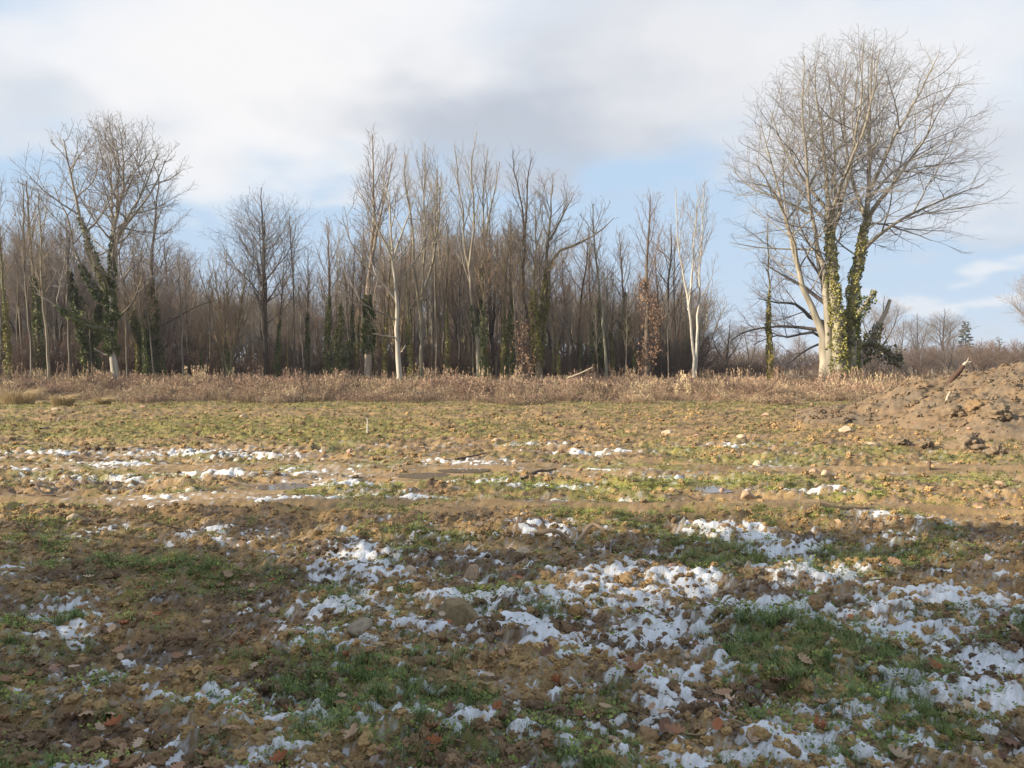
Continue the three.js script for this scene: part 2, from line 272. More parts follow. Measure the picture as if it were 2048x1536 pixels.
// ------------------------------------------------------------------ trees
const BARK = { grey: [0.21, 0.185, 0.15], dark: [0.10, 0.083, 0.068], brown: [0.17, 0.137, 0.105], pale: [0.44, 0.40, 0.33], olive: [0.22, 0.195, 0.11] };
const TWIG = { grey: [0.27, 0.245, 0.22], purple: [0.25, 0.20, 0.165], brown: [0.27, 0.212, 0.155], pale: [0.46, 0.41, 0.36], dark: [0.14, 0.11, 0.10] };
function exitDist(p, dir, e) { // how far along dir the crown's envelope reaches
  const ox = (p.x - e.c.x) / e.r.x, oy = (p.y - e.c.y) / e.r.y, oz = (p.z - e.c.z) / e.r.z, dx = dir.x / e.r.x, dy = dir.y / e.r.y, dz = dir.z / e.r.z;
  const A = dx * dx + dy * dy + dz * dz, B = ox * dx + oy * dy + oz * dz, C = ox * ox + oy * oy + oz * oz - 1, D = B * B - A * C;
  return D < 0 ? 0 : Math.max(0, (-B + Math.sqrt(D)) / A);
}
class Tree {
  constructor(seed, env, o = {}) {
    this.R = rng(seed); this.env = env; this.stems = []; this.crown = new Geo(); this.ivyGeo = new Geo(); this.tris = 0;
    this.o = { bark: BARK.grey, twig: TWIG.grey, mottle: 0.65, moss: null, n: [1.7, 2.6, 4.2], ang: [0.75, 0.7, 0.75], up: [0.10, 0.05, 0.02], frac: [0.95, 0.55, 0.5], max: [5.5, 2.6, 0.9], start: 0.3, wob: 0.2, rTwig: 0.0085, thin: 0.0145, ...o }; this.o.rTwig *= 0.78;
  }
  barkColor(base) {
    const k = this.o.mottle, moss = this.o.moss;
    return (p, r) => (nx, ny, nz) => { const q = 1 + k * n3(p.x * 2.1 + nx, p.y * 2.6, p.z * 2.1 + nz) + 0.5 * k * n3(p.x * 7 + nx * 3, p.y * 9, p.z * 7 + nz * 3); let c = mul(base, clamp(q, 0.3, 1.35)); if (moss) c = mix(c, moss.c, clamp(smoothstep(n3(p.x * 1.3 + nx * 2, p.y * 1.1, nz * 2 + p.z) + moss.k - 0.0, 0.1, 0.7), 0, 0.9)); return c; };
  }
  // a stem through given points: smooth tube, own geometry; its upper part bears limbs
  stem(pts, r0, r1, opt = {}) {
    const curve = new THREE.CatmullRomCurve3(pts), len = curve.getLength(), m = Math.max(6, Math.round(len / (opt.step ?? 0.8))), P = curve.getPoints(m), Rr = [];
    for (let k = 0; k <= m; k++) { const t = k / m; Rr.push(lerp(r0, r1, Math.pow(t, opt.taper ?? 0.8)) * (1 + 0.07 * (this.R() - 0.5)) * (opt.flare ? 1 + opt.flare * Math.exp(-t * 14) : 1)); if (k && k < m) { const w = (opt.wob ?? 0.11); P[k].x += (this.R() - 0.5) * w; P[k].z += (this.R() - 0.5) * w; } }
    const g = opt.geo ?? new Geo(); g.tube(P, Rr, opt.sides ?? 9, this.barkColor(opt.bark ?? this.o.bark));
    if (!opt.geo) this.stems.push({ geo: g, name: opt.name ?? (this.stems.length ? 'limb' : 'trunk'), label: opt.label });
    if (opt.bare) return { P, Rr };
    this.spawn(P, Rr, len, 0, opt.start ?? this.o.start, opt.dens ?? 1);
    return { P, Rr };
  }
  spawn(P, Rr, len, level, start, dens = 1) {
    const o = this.o, R = this.R, n = Math.round(len * (1 - start) * o.n[level] * [1.25, 1.3, 1.6][level] * dens * (0.85 + 0.3 * R())), m = P.length - 1;
    let az = R() * 6.28;
    for (let k = 0; k < n; k++) {
      const t = start + (1 - start) * (k + 0.2 + 0.7 * R()) / n, f = Math.min(t * m, m - 0.001), i = Math.floor(f), q = f - i;
      const p = P[i].clone().lerp(P[i + 1], q), dir = P[i + 1].clone().sub(P[i]).normalize(), pr = lerp(Rr[i], Rr[i + 1], q);
      az += 2.4 + (R() - 0.5) * 1.2;
      const ang = o.ang[level] * (0.7 + 0.6 * R()) * (level === 0 ? lerp(1.25, 0.85, t) : 1);
      const side = V(Math.cos(az), 0.2 * (R() - 0.5), Math.sin(az)); side.addScaledVector(dir, -side.dot(dir)).normalize();
      const d = dir.clone().multiplyScalar(Math.cos(ang)).addScaledVector(side, Math.sin(ang)).normalize();
      let L = exitDist(p, d, this.env);
      if (level === 0) L = Math.min(L * o.frac[0] * (0.6 + 0.45 * R()), o.max[0] * (0.6 + 0.4 * R()));
      else L = Math.min(len * o.frac[level] * (0.5 + 0.6 * R()) * lerp(1.15, 0.75, t), o.max[level], L * 1.1 + 0.35);
      if (L < 0.16) { if (level < 2) L = 0.25 + 0.3 * R(); else L = 0.16; }
      this.branch(p, d, L, pr, level + 1);
    }
  }
  branch(p0, d0, L, pr, level) {
    const o = this.o, R = this.R, m = level === 1 ? Math.max(4, Math.ceil(L / 0.55)) : level === 2 ? 4 : 2, P = [p0.clone()], Rr = [], d = d0.clone(), p = p0.clone();
    const rr = clamp(Math.min(pr * 0.72, o.thin * L ** 0.85 * (level === 1 ? 1.0 : 0.95)), o.rTwig, 0.2), re = level === 1 ? o.rTwig * 1.25 : o.rTwig * 0.8;
    for (let k = 0; k < m; k++) {
      const w = o.wob * (level === 3 ? 1.6 : 1);
      d.x += (R() - 0.5) * w * 2; d.y += (R() - 0.5) * w * 2 + o.up[level - 1] * (level === 1 ? 1 : 1.6); d.z += (R() - 0.5) * w * 2; d.normalize();
      p.addScaledVector(d, L / m); P.push(p.clone());
    }
    for (let k = 0; k <= m; k++) Rr.push(lerp(rr, re, k / m));
    const base = level === 1 ? mix(o.bark, o.twig, 0.35) : o.twig, q = 0.8 + 0.4 * R(), a = mul(base, q), b = mul(mix(base, o.twig, 0.8), q);
    this.crown.tube(P, Rr, level === 1 ? 5 : 3, (pp, r, k) => mix(a, b, k / m));
    if (level < 3) this.spawn(P, Rr, L, level, level === 1 ? 0.18 : 0.1);
  }
  // ivy leaves over a stretch of stem
  ivy({ P, Rr }, t0, t1, per, thick, colors, size = 0.11) {
    const R = this.R, m = P.length - 1; let len = 0; for (let k = 0; k < m; k++) len += P[k].distanceTo(P[k + 1]);
    const n = Math.round(len * (t1 - t0) * per * 1.7);
    for (let k = 0; k < n; k++) {
      const t = t0 + (t1 - t0) * R(), f = Math.min(t * m, m - 0.001), i = Math.floor(f), p = P[i].clone().lerp(P[i + 1], f - i), r = lerp(Rr[i], Rr[i + 1], f - i), dir = P[i + 1].clone().sub(P[i]).normalize();
      const edge = Math.min(1, (t1 - t) / ((t1 - t0) * 0.45) + 0.1) * Math.min(1, (t - t0) / ((t1 - t0) * 0.15) + 0.35), a = R() * 6.283; if (R() > edge * 0.8 + 0.3) continue; const lump = 0.6 + 0.85 * n3(p.x * 1.7 + Math.cos(a), p.y * 1.5, p.z * 1.7 + Math.sin(a));
      if (n3(p.x * 0.9 + Math.cos(a) * 0.8, p.y * 1.2 + 5, p.z + Math.sin(a) * 0.8) < -0.45) continue;
      const s = V(Math.cos(a), 0, Math.sin(a)); s.addScaledVector(dir, -s.dot(dir)).normalize();
      p.addScaledVector(s, r + thick * lump * edge * (0.25 + 0.75 * R()));
      const up = V((R() - 0.5) * 1.4, -0.6 + R() * 0.6, (R() - 0.5) * 1.4).addScaledVector(s, 0.7).normalize(), sd = V(R() - 0.5, (R() - 0.5) * 0.6, R() - 0.5).cross(up).normalize();
      const z = size * (0.55 + 1.0 * R() * R()), c = mul(mix(colors[0], colors[1], clamp(0.5 + 0.6 * n3(p.x * 0.8, p.y * 0.7, p.z * 0.8) + 0.5 * (R() - 0.5), 0, 1)), 0.75 + 0.5 * R());
      this.ivyGeo.leaf(p, up, sd, z, z * 0.5, c);
    }
  }
  parts(root, base, barkMat = M.bark, twigMat = M.bark) {
    for (const s of this.stems) { const m = part(s.name, s.geo.build(base), barkMat, root); if (s.label) m.userData.label = s.label; }
    if (this.crown.i.length) part('crown', this.crown.build(base), twigMat, root);
    if (this.ivyGeo.i.length) { const m = part('ivy', this.ivyGeo.build(base), M.leaf, root); m.userData.label = 'glossy green ivy climbing the trunk'; }
    for (const [name, geo, label] of this.extra ?? []) { const m = part(name, geo.build(base), M.leaf, root); m.userData.label = label; }
  }
}
const IVY = [[0.035, 0.06, 0.016], [0.14, 0.165, 0.042]], IVYY = [[0.10, 0.11, 0.025], [0.25, 0.22, 0.05]], DEAD = [[0.17, 0.10, 0.06], [0.29, 0.18, 0.11]];
const env = (c, rx, ry, rz) => ({ c, r: V(rx, ry, rz) });
const px2m = (n, d) => n / F * d;
// hero tree at depth D from photograph outlines: crown ellipse in photo pixels
function hero(seed, D, [cx, cy, rx, ry], o) { return new Tree(seed, env(at(cx, cy, D), px2m(rx, D), px2m(ry, D), px2m(o?.rz ?? rx * 0.9, D)), o); }
const pl = (D, list) => list.map(([x, y, dz = 0]) => { const p = at(x, y, D); p.z += dz; return p; });
function finish(t, name, label, px, D, category = 'tree', group) {
  const b = V(px2m(px - 1024, D), -0.1, -D), root = thing(name, label, category, b, group);
  t.parts(root, b); return root;
}
const foot = (px, D, dz = 0) => V(px2m(px - 1024, D), -0.15, -D + dz);

// the many-stemmed ivy-clad tree beside the earth heap
{
  const D = 45, t = hero(101, D, [1722, 362, 280, 285], { rz: 230, bark: [0.37, 0.33, 0.26], twig: [0.27, 0.245, 0.225], n: [1.15, 1.9, 2.8], ang: [0.85, 0.78, 0.8], up: [0.045, 0.025, 0.0], thin: 0.0125, max: [6.5, 3.0, 1.2], rTwig: 0.0078, wob: 0.18, moss: { c: [0.27, 0.22, 0.07], k: -0.35 } });
  t.stem([foot(1652, D), ...pl(D, [[1650, 715], [1645, 665], [1626, 620], [1607, 575], [1594, 525], [1580, 470], [1562, 400], [1540, 320], [1520, 240]])], 0.40, 0.02, { flare: 0.45, start: 0.38, name: 'trunk', taper: 0.55 });
  t.stem([foot(1660, D, 0.2), ...pl(D, [[1655, 700, 0.2], [1652, 610], [1650, 545], [1634, 490], [1614, 420, 0.6], [1598, 330, 1], [1588, 220, 1.3], [1590, 130, 1.4]])], 0.32, 0.02, { flare: 0.4, start: 0.4, taper: 0.6, name: 'trunk' });
  const b = t.stem([foot(1674, D, 0.5), ...pl(D, [[1670, 690, 0.4], [1666, 600, 0.3], [1662, 500], [1657, 420], [1655, 320, -0.4], [1648, 210, -0.8], [1642, 110, -1]])], 0.42, 0.02, { flare: 0.4, start: 0.4, name: 'trunk', taper: 0.65 });
  const c = t.stem([foot(1696, D, 0.2), ...pl(D, [[1698, 690, 0.2], [1704, 610], [1716, 530], [1731, 450], [1738, 360], [1748, 250, -0.5], [1758, 150, -0.9], [1762, 88, -1]])], 0.40, 0.02, { flare: 0.4, start: 0.38, name: 'trunk', taper: 0.65 });
  t.stem(pl(D, [[1662, 470, 0], [1678, 400, 0.6], [1692, 310, 1], [1702, 210, 1.3], [1706, 100, 1.4]]), 0.15, 0.02, { start: 0.2 });
  t.stem(pl(D, [[1733, 440, 0], [1722, 360, -1], [1718, 270, -1.8], [1722, 170, -2.2], [1728, 90, -2.3]]), 0.14, 0.02, { start: 0.2 });
  t.stem(pl(D, [[1730, 455, 0], [1770, 440, -1], [1840, 450, -1.8], [1900, 470, -2]]), 0.09, 0.016, { start: 0.2 });
  t.stem(pl(D, [[1655, 500, -0.2], [1675, 455, -0.8], [1692, 390, -1.6], [1702, 300, -2.2], [1700, 190, -2.5], [1695, 110, -2.6]]), 0.16, 0.02, { start: 0.25 });
  t.stem(pl(D, [[1722, 505, 0.1], [1760, 466, 0.4], [1822, 428, 0.5], [1890, 398, 0.5], [1960, 372, 0.4]]), 0.13, 0.02, { start: 0.2, dens: 1.3 });
  t.stem(pl(D, [[1733, 440, 0], [1772, 378, 0.5], [1822, 300, 1], [1868, 215, 1.2]]), 0.15, 0.02, { start: 0.2, dens: 1.2 });
  t.stem(pl(D, [[1738, 400, -0.3], [1790, 350, -1.2], [1860, 300, -2.2], [1930, 260, -2.6]]), 0.12, 0.02, { start: 0.2, dens: 1.2 });
  t.stem(pl(D, [[1738, 380, 0.2], [1760, 300, 1.2], [1795, 220, 2.2], [1830, 140, 2.6]]), 0.12, 0.02, { start: 0.2, dens: 1.1 });
  t.stem(pl(D, [[1600, 545, 0], [1570, 470, 0.9], [1530, 400, 1.7], [1490, 345, 2]]), 0.1, 0.018, { start: 0.2, dens: 1.3 });
  t.stem(pl(D, [[1612, 430, 0.4], [1560, 400, 0.2], [1510, 380, 0], [1468, 340, -0.2]]), 0.09, 0.018, { start: 0.2, dens: 1.3 });
  t.stem(pl(D, [[1632, 500, 0.2], [1590, 495, -0.6], [1530, 490, -1], [1470, 478, -1.2]]), 0.07, 0.014, { start: 0.3 });
  t.stem(pl(D, [[1655, 440, 0], [1668, 360, 1.6], [1690, 260, 3], [1700, 150, 3.6]]), 0.13, 0.02, { start: 0.2, dens: 1.1 });
  t.stem(pl(D, [[1655, 420, 0], [1630, 350, -1.6], [1600, 260, -3], [1580, 180, -3.4]]), 0.12, 0.02, { start: 0.2, dens: 1.1 });
  const stub = t.stem(pl(D, [[1704, 640, 0.3], [1720, 612, 0.5], [1740, 582, 0.6]]), 0.16, 0.08, { bare: true });
  const ylw = [[0.15, 0.165, 0.04], [0.36, 0.33, 0.095]];
  t.ivy(b, 0.0, 0.56, 420, 0.2, ylw, 0.12); t.ivy(c, 0.0, 0.54, 420, 0.19, ylw, 0.12); t.ivy(stub, 0, 1, 260, 0.34, [IVY[0], ylw[0]], 0.13); t.ivy(c, 0.02, 0.24, 160, 0.34, [IVY[0], ylw[0]], 0.13);
  finish(t, 'ivy_clad_tree', 'tallest bare tree, several pale stems, trunks wrapped in yellow green ivy', 1672, D);
}
// spreading walnut-like tree with a pale leaning foot
{
  const D = 47, t = hero(102, D, [225, 430, 185, 190], { bark: [0.36, 0.32, 0.26], twig: [0.33, 0.29, 0.26], n: [1.5, 2.3, 3.2], ang: [0.9, 0.78, 0.75], up: [0.12, 0.06, 0.03], max: [5, 2.2, 0.8], rTwig: 0.011, thin: 0.02, wob: 0.22 });
  const a = t.stem([foot(236, D), ...pl(D, [[226, 715], [222, 680], [224, 620], [222, 560], [226, 500], [232, 430], [238, 350], [232, 280]])], 0.24, 0.03, { flare: 0.2, start: 0.42, bark: BARK.pale });
  const b = t.stem(pl(D, [[222, 590], [205, 540, 0.5], [188, 480, 0.9], [172, 400, 1.1], [160, 340, 1.2], [150, 290, 1.2]]), 0.17, 0.025, { start: 0.4 });
  const c = t.stem(pl(D, [[220, 610], [185, 585, -0.5], [155, 545, -0.9], [128, 500, -1.1], [112, 430, -1.2], [85, 365, -1.2]]), 0.16, 0.025, { start: 0.45 });
  t.stem(pl(D, [[226, 500], [212, 420, -0.8], [198, 340, -1.3], [194, 270, -1.5]]), 0.11, 0.02, { start: 0.25 });
  t.stem(pl(D, [[229, 450], [262, 395, 1], [275, 330, 1.6], [268, 270, 1.8]]), 0.1, 0.02, { start: 0.2 });
  t.stem(pl(D, [[224, 520], [250, 465, 0.4], [285, 430, 0.8], [330, 370, 1], [345, 330, 1]]), 0.12, 0.02, { start: 0.25 });
  t.stem(pl(D, [[226, 480], [245, 420, -0.9], [270, 350, -1.6], [290, 290, -1.8]]), 0.11, 0.02, { start: 0.25 });
  const e = t.stem(pl(D, [[222, 640], [250, 628, 0.3], [275, 606, 0.6], [292, 575, 0.8], [300, 540, 1]]), 0.075, 0.015, { start: 0.3, bark: [0.2, 0.17, 0.13] });
  const f = t.stem(pl(D, [[218, 660], [175, 650, 0.5], [140, 620, 0.9], [95, 590, 1.1]]), 0.12, 0.03, { start: 0.6, dens: 0.6 });
  t.stem(pl(D, [[221, 712], [205, 706, 0.1], [192, 696, 0.2]]), 0.07, 0.035, { bare: true, bark: BARK.pale, name: 'branch_stub' });
  t.ivy(a, 0.14, 0.68, 440, 0.24, IVY, 0.13); t.ivy(b, 0, 0.5, 260, 0.13, [IVY[1], IVYY[0]], 0.12); t.ivy(c, 0, 0.5, 300, 0.18, IVY, 0.12); t.ivy(f, 0, 0.75, 300, 0.22, IVY, 0.12); t.ivy(e, 0, 0.25, 260, 0.12, IVY);
  finish(t, 'walnut_tree', 'spreading bare tree with dark ivy limbs and a pale leaning trunk foot', 236, D);
}
// dark ivy trunk that forks low, right of it
{
  const D = 52, t = hero(103, D, [318, 470, 105, 150], { bark: BARK.brown, twig: TWIG.grey, n: [1.8, 2.5, 3.8], max: [4.2, 2.2, 0.8] });
  const a = t.stem([foot(308, D), ...pl(D, [[306, 700], [305, 640], [303, 580], [305, 500], [312, 420], [318, 350]])], 0.26, 0.03, { start: 0.35 });
  const b = t.stem(pl(D, [[302, 720], [285, 680, 0.3], [274, 640, 0.5], [262, 590, 0.6], [250, 520, 0.7], [262, 440, 0.7]]), 0.15, 0.02, { start: 0.5 });
  t.stem(pl(D, [[308, 660], [340, 640, -0.3], [380, 615, -0.5], [420, 600, -0.6]]), 0.09, 0.02, { start: 0.3 });
  t.stem(pl(D, [[309, 720], [325, 700, 0.2], [338, 690, 0.25]]), 0.09, 0.05, { bare: true, name: 'branch_stub', bark: BARK.dark });
  t.ivy(a, 0.02, 0.55, 440, 0.3, IVY, 0.13); t.ivy(b, 0, 0.55, 400, 0.22, [IVY[0], [0.15, 0.15, 0.05]], 0.12);
  finish(t, 'ivy_clad_tree', 'dark ivy covered tree forking low, beside the spreading tree with pale foot', 308, D);
}
// low ivy stump mass
{
  const D = 51, t = hero(104, D, [150, 540, 90, 110], { bark: BARK.dark, twig: TWIG.brown, n: [1.4, 2, 3] });
  const a = t.stem([foot(188, D), ...pl(D, [[180, 700], [172, 655], [150, 600], [135, 540], [140, 470]])], 0.3, 0.04, { start: 0.6 });
  const b = t.stem(pl(D, [[182, 690], [200, 650, 0.3], [205, 610, 0.4]]), 0.2, 0.1, { bare: true });
  t.ivy(a, 0, 0.8, 560, 0.42, IVY, 0.14); t.ivy(b, 0, 1, 460, 0.3, IVY, 0.14);
  finish(t, 'ivy_stump', 'stout broken trunk smothered in dark ivy behind the leaning pale trunk', 188, D);
}
// pale, open-branched tree in the middle
{
  const D = 46, t = hero(105, D, [785, 520, 135, 170], { bark: [0.47, 0.43, 0.36], twig: [0.30, 0.26, 0.22], n: [1.3, 2.0, 2.8], ang: [0.95, 0.8, 0.75], up: [0.13, 0.06, 0.03], max: [5, 2.2, 0.8], rTwig: 0.0105, thin: 0.019, wob: 0.22, moss: { c: [0.22, 0.20, 0.08], k: -0.45 } });
  const a = t.stem([foot(798, D), ...pl(D, [[797, 715], [793, 660], [793, 610], [790, 560], [784, 500], [782, 440], [775, 390], [765, 350]])], 0.175, 0.02, { flare: 0.25, start: 0.5 });
  t.stem(pl(D, [[792, 640], [760, 625, 0.4], [725, 605, 0.8], [692, 590, 1], [662, 560, 1.1]]), 0.055, 0.012, { start: 0.2, bark: [0.3, 0.26, 0.2] });
  t.stem(pl(D, [[791, 600], [760, 560, 0.3], [730, 530, 0.6], [705, 480, 0.8], [695, 420, 0.9]]), 0.08, 0.014, { start: 0.25, bark: [0.34, 0.3, 0.24] });
  t.stem(pl(D, [[790, 570], [820, 530, -0.3], [850, 490, -0.5], [882, 462, -0.6]]), 0.065, 0.014, { start: 0.25, bark: [0.34, 0.3, 0.24] });
  t.stem(pl(D, [[786, 520], [765, 470, 0.8], [742, 420, 1.4], [725, 390, 1.6]]), 0.09, 0.018, { start: 0.25 });
  t.stem(pl(D, [[785, 520], [805, 450, -0.9], [822, 390, -1.4]]), 0.09, 0.018, { start: 0.25 });
  t.stem(pl(D, [[793, 675], [770, 672, 0.3], [748, 668, 0.5]]), 0.05, 0.02, { start: 0.4, dens: 0.5 });
  t.stem(pl(D, [[796, 706], [808, 700, 0.2], [812, 690, 0.25]]), 0.05, 0.025, { bare: true, name: 'branch_stub' });
  finish(t, 'pale_tree', 'small open bare tree with a whitish trunk standing before the wood', 798, D);
}
// ivy pole tree left of it
{
  const D = 50, t = hero(106, D, [748, 420, 62, 165], { bark: [0.42, 0.34, 0.26], twig: TWIG.purple, n: [2.2, 2.6, 3.6], ang: [0.5, 0.55, 0.7], up: [0.1, 0.06, 0.02], max: [3.6, 2, 0.7] });
  const a = t.stem([foot(736, D), ...pl(D, [[737, 700], [738, 640], [736, 590], [742, 520], [748, 440], [746, 360], [745, 270]])], 0.27, 0.03, { start: 0.35 });
  t.stem(pl(D, [[740, 540], [755, 470, 0.4], [775, 390, 0.7], [790, 310, 0.8]]), 0.13, 0.02, { start: 0.2 });
  t.ivy(a, 0.13, 0.43, 440, 0.24, IVY, 0.13);
  finish(t, 'ivy_clad_tree', 'tall narrow bare tree, ivy collar round its upper trunk, beside the whitish trunk', 736, D);
}
// tall pale twin stemmed tree
{
  const D = 50, t = hero(107, D, [945, 420, 68, 150], { bark: [0.36, 0.32, 0.245], twig: [0.38, 0.34, 0.30], n: [1.5, 2.2, 3.2], ang: [0.4, 0.5, 0.65], up: [0.12, 0.07, 0.03], max: [4.2, 1.8, 0.7], rTwig: 0.0095, moss: { c: [0.24, 0.22, 0.10], k: -0.4 } });
  const a = t.stem([foot(957, D), ...pl(D, [[957, 715], [953, 660], [946, 620], [940, 560], [930, 490], [925, 420], [915, 350], [908, 290]])], 0.165, 0.02, { start: 0.45 });
  const b = t.stem(pl(D, [[955, 670], [962, 600, -0.3], [964, 540, -0.4], [968, 470, -0.4], [964, 390, -0.4], [975, 300, -0.4]]), 0.15, 0.02, { start: 0.35 });
  t.stem(pl(D, [[966, 480, -0.4], [985, 410, 0.3], [1000, 330, 0.8]]), 0.09, 0.018, { start: 0.15 });
  t.stem(pl(D, [[938, 540], [950, 450, 0.9], [945, 350, 1.5], [955, 280, 1.6]]), 0.09, 0.018, { start: 0.2 });
  t.ivy(b, 0.05, 0.42, 300, 0.14, IVY, 0.12); t.ivy(a, 0.22, 0.4, 160, 0.08, IVY, 0.11);
  finish(t, 'ash_tree', 'tall slender bare tree, twin pale stems, ivy on the darker stem', 957, D);
}
// tall many-shooted trees between
{
  const D = 52, t = hero(108, D, [848, 430, 58, 150], { bark: [0.34, 0.30, 0.22], twig: [0.44, 0.38, 0.33], n: [1.8, 2.3, 3.4], ang: [0.38, 0.5, 0.65], up: [0.12, 0.07, 0.03], max: [4, 1.8, 0.7], moss: { c: [0.28, 0.25, 0.09], k: -0.3 } });
  t.stem([foot(844, D), ...pl(D, [[843, 700], [842, 640], [846, 560], [850, 470], [848, 380], [850, 290]])], 0.155, 0.02, { start: 0.35 });
  t.stem(pl(D, [[843, 640], [832, 560, 0.4], [826, 460, 0.7], [815, 370, 0.8], [812, 310, 0.8]]), 0.13, 0.02, { start: 0.25 });
  t.stem(pl(D, [[845, 600], [862, 530, -0.4], [874, 440, -0.7], [880, 340, -0.8]]), 0.13, 0.02, { start: 0.25 });
  finish(t, 'ash_tree', 'tall slender bare tree with many upright shoots right of the whitish trunk', 844, D);
}
// yellow-green ivied trees in the middle right
{
  const D = 51, t = hero(109, D, [1095, 470, 95, 125], { bark: [0.30, 0.25, 0.16], twig: TWIG.brown, n: [1.9, 2.6, 3.8], ang: [0.7, 0.65, 0.7], up: [0.09, 0.05, 0.02], max: [4.2, 2, 0.8] });
  const a = t.stem([foot(1078, D), ...pl(D, [[1078, 700], [1082, 640], [1092, 580], [1094, 520], [1100, 450], [1105, 370]])], 0.26, 0.03, { start: 0.4 });
  const b = t.stem(pl(D, [[1076, 720], [1068, 650, 0.4], [1066, 580, 0.5], [1072, 500, 0.6], [1070, 420, 0.6]]), 0.18, 0.02, { start: 0.5 });
  t.stem(pl(D, [[1096, 540], [1115, 505, 0.3], [1150, 492, 0.5], [1190, 470, 0.6], [1225, 440, 0.6]]), 0.13, 0.02, { start: 0.3 });
  t.stem(pl(D, [[1099, 480], [1125, 430, -0.6], [1150, 380, -0.9]]), 0.1, 0.02, { start: 0.2 });
  t.ivy(a, 0.1, 0.62, 380, 0.26, IVYY, 0.12); t.ivy(b, 0, 0.5, 340, 0.28, IVYY, 0.12);
  finish(t, 'ivy_clad_tree', 'bare tree thick with yellow green ivy in the middle of the wood edge', 1078, D);
}
{
  const D = 54, t = hero(110, D, [1045, 410, 48, 125], { bark: BARK.dark, twig: TWIG.purple, n: [1.7, 2.4, 3.4], ang: [0.6, 0.6, 0.7], max: [2.8, 1.6, 0.7] });
  t.stem([foot(1060, D), ...pl(D, [[1056, 660], [1046, 580], [1048, 500], [1046, 420], [1030, 350], [1026, 300]])], 0.16, 0.025, { start: 0.4 });
  t.stem(pl(D, [[1046, 490], [1054, 420, -0.3], [1056, 350, -0.4], [1064, 310, -0.4]]), 0.1, 0.02, { start: 0.15 });
  finish(t, 'bare_tree', 'tall crooked bare tree with two pointed leaders above the yellow ivy', 1060, D);
}
// trees that keep brown leaves
function leafClump(t, list, n, r, colors, size, seed) { const R = rng(seed), g = new Geo(); for (let k = 0; k < n; k++) { const c = list[Math.floor(R() * list.length)], p = V(c.x + (R() + R() - 1) * r * c.w, c.y + (R() + R() - 1) * r * c.h, c.z + (R() + R() - 1) * r * c.w); const up = V(R() - 0.5, -R(), R() - 0.5).normalize(), sd = V(R() - 0.5, R() - 0.5, R() - 0.5).cross(up).normalize(), z = size * (0.6 + 0.7 * R()); g.leaf(p, up, sd, z, z * 0.32, mul(mix(colors[0], colors[1], R()), 0.75 + 0.5 * R())); } return g; }
{
  const D = 50, t = hero(111, D, [1298, 480, 52, 105], { bark: BARK.brown, twig: [0.27, 0.19, 0.16], n: [2.4, 2.6, 3.4], ang: [0.55, 0.6, 0.7], max: [3, 1.7, 0.7] });
  const a = t.stem([foot(1296, D), ...pl(D, [[1294, 690], [1296, 620], [1292, 540], [1298, 460], [1300, 390]])], 0.2, 0.03, { start: 0.3 });
  const L = []; for (const [x, y, w, h] of [[1297, 600, 1, 1], [1303, 650, 1.2, 1.2], [1298, 700, 1.1, 1.2], [1288, 570, 0.6, 0.9], [1310, 625, 0.9, 0.8], [1290, 725, 0.9, 0.7], [1306, 690, 1.1, 1]]) { const p = at(x, y, D); L.push({ x: p.x, y: p.y, z: p.z, w, h }); }
  t.extra = [['brown_foliage', leafClump(t, L, 1800, 0.75, DEAD, 0.13, 7), 'withered russet leaves still hanging on the lower branches']];
  finish(t, 'beech_tree', 'bare topped tree with russet withered leaves hanging along its trunk', 1296, D);
}
{
  const D = 49, t = hero(112, D, [1046, 650, 36, 60], { bark: BARK.brown, twig: [0.3, 0.2, 0.14], n: [2.6, 2.6, 3], max: [1.6, 1, 0.5], start: 0.15 });
  t.stem([foot(1046, D), ...pl(D, [[1044, 700], [1048, 650], [1045, 600]])], 0.07, 0.012, { start: 0.15 });
  const L = []; for (const [x, y, w, h] of [[1040, 690, 1, 1], [1052, 715, 1, 0.8], [1046, 660, 0.9, 1], [1056, 735, 0.9, 0.6]]) { const p = at(x, y, D); L.push({ x: p.x, y: p.y, z: p.z, w, h }); }
  t.extra = [['brown_foliage', leafClump(t, L, 700, 0.8, DEAD, 0.12, 8), 'withered orange brown leaves']];
  finish(t, 'beech_sapling', 'low sapling full of orange brown withered leaves under the yellow ivy', 1046, D, 'sapling');
}
// twin pale birch
{
  const D = 49, t = hero(113, D, [1398, 480, 56, 118], { bark: [0.58, 0.55, 0.48], twig: [0.36, 0.31, 0.28], n: [1.6, 2.3, 3.2], ang: [0.42, 0.5, 0.65], up: [0.11, 0.07, 0.02], max: [3.2, 1.7, 0.7], mottle: 0.55 });
  t.stem([foot(1390, D), ...pl(D, [[1388, 725], [1382, 660], [1373, 590], [1362, 520], [1353, 440], [1352, 380]])], 0.125, 0.016, { start: 0.42 });
  t.stem(pl(D, [[1390, 745], [1393, 680], [1397, 610], [1400, 540], [1404, 460], [1408, 370]]), 0.12, 0.016, { start: 0.4 });
  t.stem(pl(D, [[1377, 620], [1382, 550, 0.3], [1384, 480, 0.5], [1392, 400, 0.6]]), 0.08, 0.016, { start: 0.3 });
  finish(t, 'birch_tree', 'pale birch with two white stems spreading from one foot', 1390, D);
}
